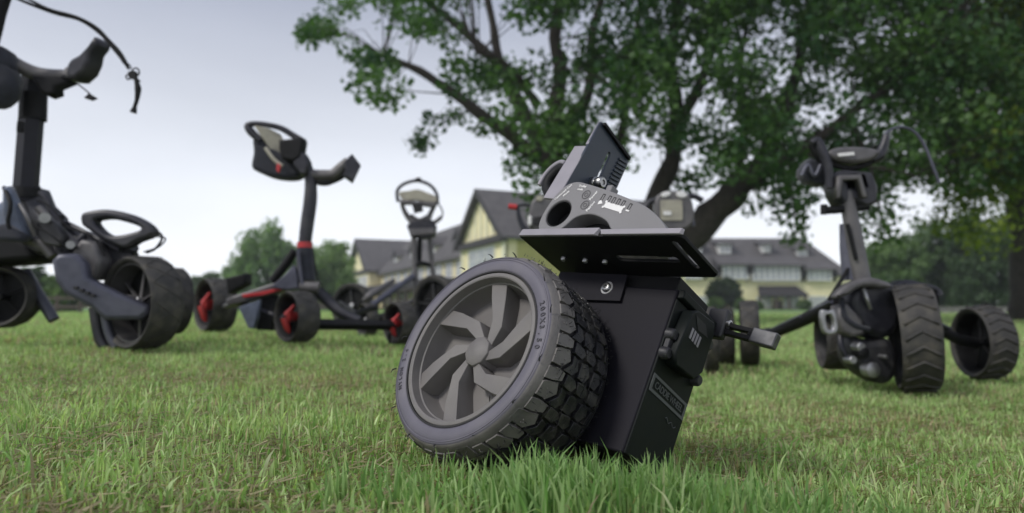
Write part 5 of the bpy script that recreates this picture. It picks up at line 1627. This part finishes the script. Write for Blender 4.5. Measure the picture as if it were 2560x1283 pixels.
    for (a, b, r, m) in ((2181, 925, .026, M_alu()), (2130, 900, .014, M_alu()), (2151, 868, .016, M_alu()), (2158, 882, .019, M_black()), (2212, 892, .007, M_alu())):
        c = P(a, b, Y - .045)
        MB().lathe([(0.03, r), (-.006, r), (-.009, r * .8), (-.009, 0)], 24).put('motor_cap', m, root, Matrix.Translation(c) @ Matrix.Rotation(.15, 4, 'Z'), smooth=.7)
    tp(root, 'motor_cable', [(2100, 840, Y), (2106, 875, Y - .02), (2124, 905, Y - .02)], .010, M_frame(), 8)
    # side arms
    tp(root, 'side_arm', [(1880, 842, Yl), (1930, 836, Yl - .25), (2010, 800, Y + .35), (2090, 758, Y + .05)], [.022, .024, .026, .026], M_black(), 8, smooth=False)
    tp(root, 'arm_strip', [(1928, 824, Yl - .28), (2000, 790, Y + .32)], .007, M_frameb(), 6)
    tp(root, 'arm_strip', [(2030, 776, Y + .22), (2078, 754, Y + .03)], .008, M_frameb(), 6)
    tp(root, 'arm_joint', [(1906, 838, Yl - .2), (1926, 834, Yl - .24)], .028, M_frame(), 10)
    tp(root, 'side_arm', [(2220, 770, Y + .1), (2310, 808, Y + .2), (2400, 850, Yr - .02), (2440, 858, Yr)], .022, M_black(), 8, smooth=False)
    tp(root, 'arm_strip', [(2322, 796, Y + .16), (2376, 822, Y + .25)], .007, M_frameb(), 6)
    c = P(2322, 752, Y + .22)  # round dark lens-like disc, part of the guard and no lamp
    MB().lathe([(0, .052), (.02, .056), (.05, .050), (.05, 0)], 28).put('guard_disc', M_black(), root, Matrix.Translation(c) @ Matrix.Rotation(.35, 4, 'Z'), smooth=.8)
    MB().lathe([(-.004, .038), (0, .042), (.01, .042)], 28).put('guard_disc_face', M_frameb(), root, Matrix.Translation(c) @ Matrix.Rotation(.35, 4, 'Z'), smooth=.8)
    tp(root, 'rear_strap', [(2262, 716, Y + .2), (2300, 714, Y + .2), (2340, 724, Y + .2), (2346, 740, Y + .2)], .012, M_frame(), 8)
    pp(root, 'rear_guard', closedsmooth([(2206, 730), (2250, 700), (2300, 712), (2340, 730), (2330, 742), (2280, 738), (2230, 750)], 3), Y + .26, .10, M_frame(), bevel=.015)


def air():
    me = MB().box((-140, -3, -1.2), (140, 135, 34)).mesh('haze')
    m = bpy.data.materials.new('haze_air')
    m.use_nodes = True
    t = m.node_tree
    for n in list(t.nodes):
        if n.type != 'OUTPUT_MATERIAL': t.nodes.remove(n)
    v = t.nodes.new('ShaderNodeVolumePrincipled')
    v.inputs['Color'].default_value = (0.86, 0.90, 0.95, 1)
    v.inputs['Density'].default_value = 0.0011
    v.inputs['Anisotropy'].default_value = 0.2
    t.links.new(v.outputs[0], t.nodes['Material Output'].inputs['Volume'])
    link('haze', me, m)['kind'] = 'stuff'


air()
grass()
big_maple()
right_tree()
background_trees()
inn()
shed_and_walls()
cart_left()
cart_red()
cart_grey()
cart_screen()
cart_redknob()
cart_right()
drive_unit()
remote()
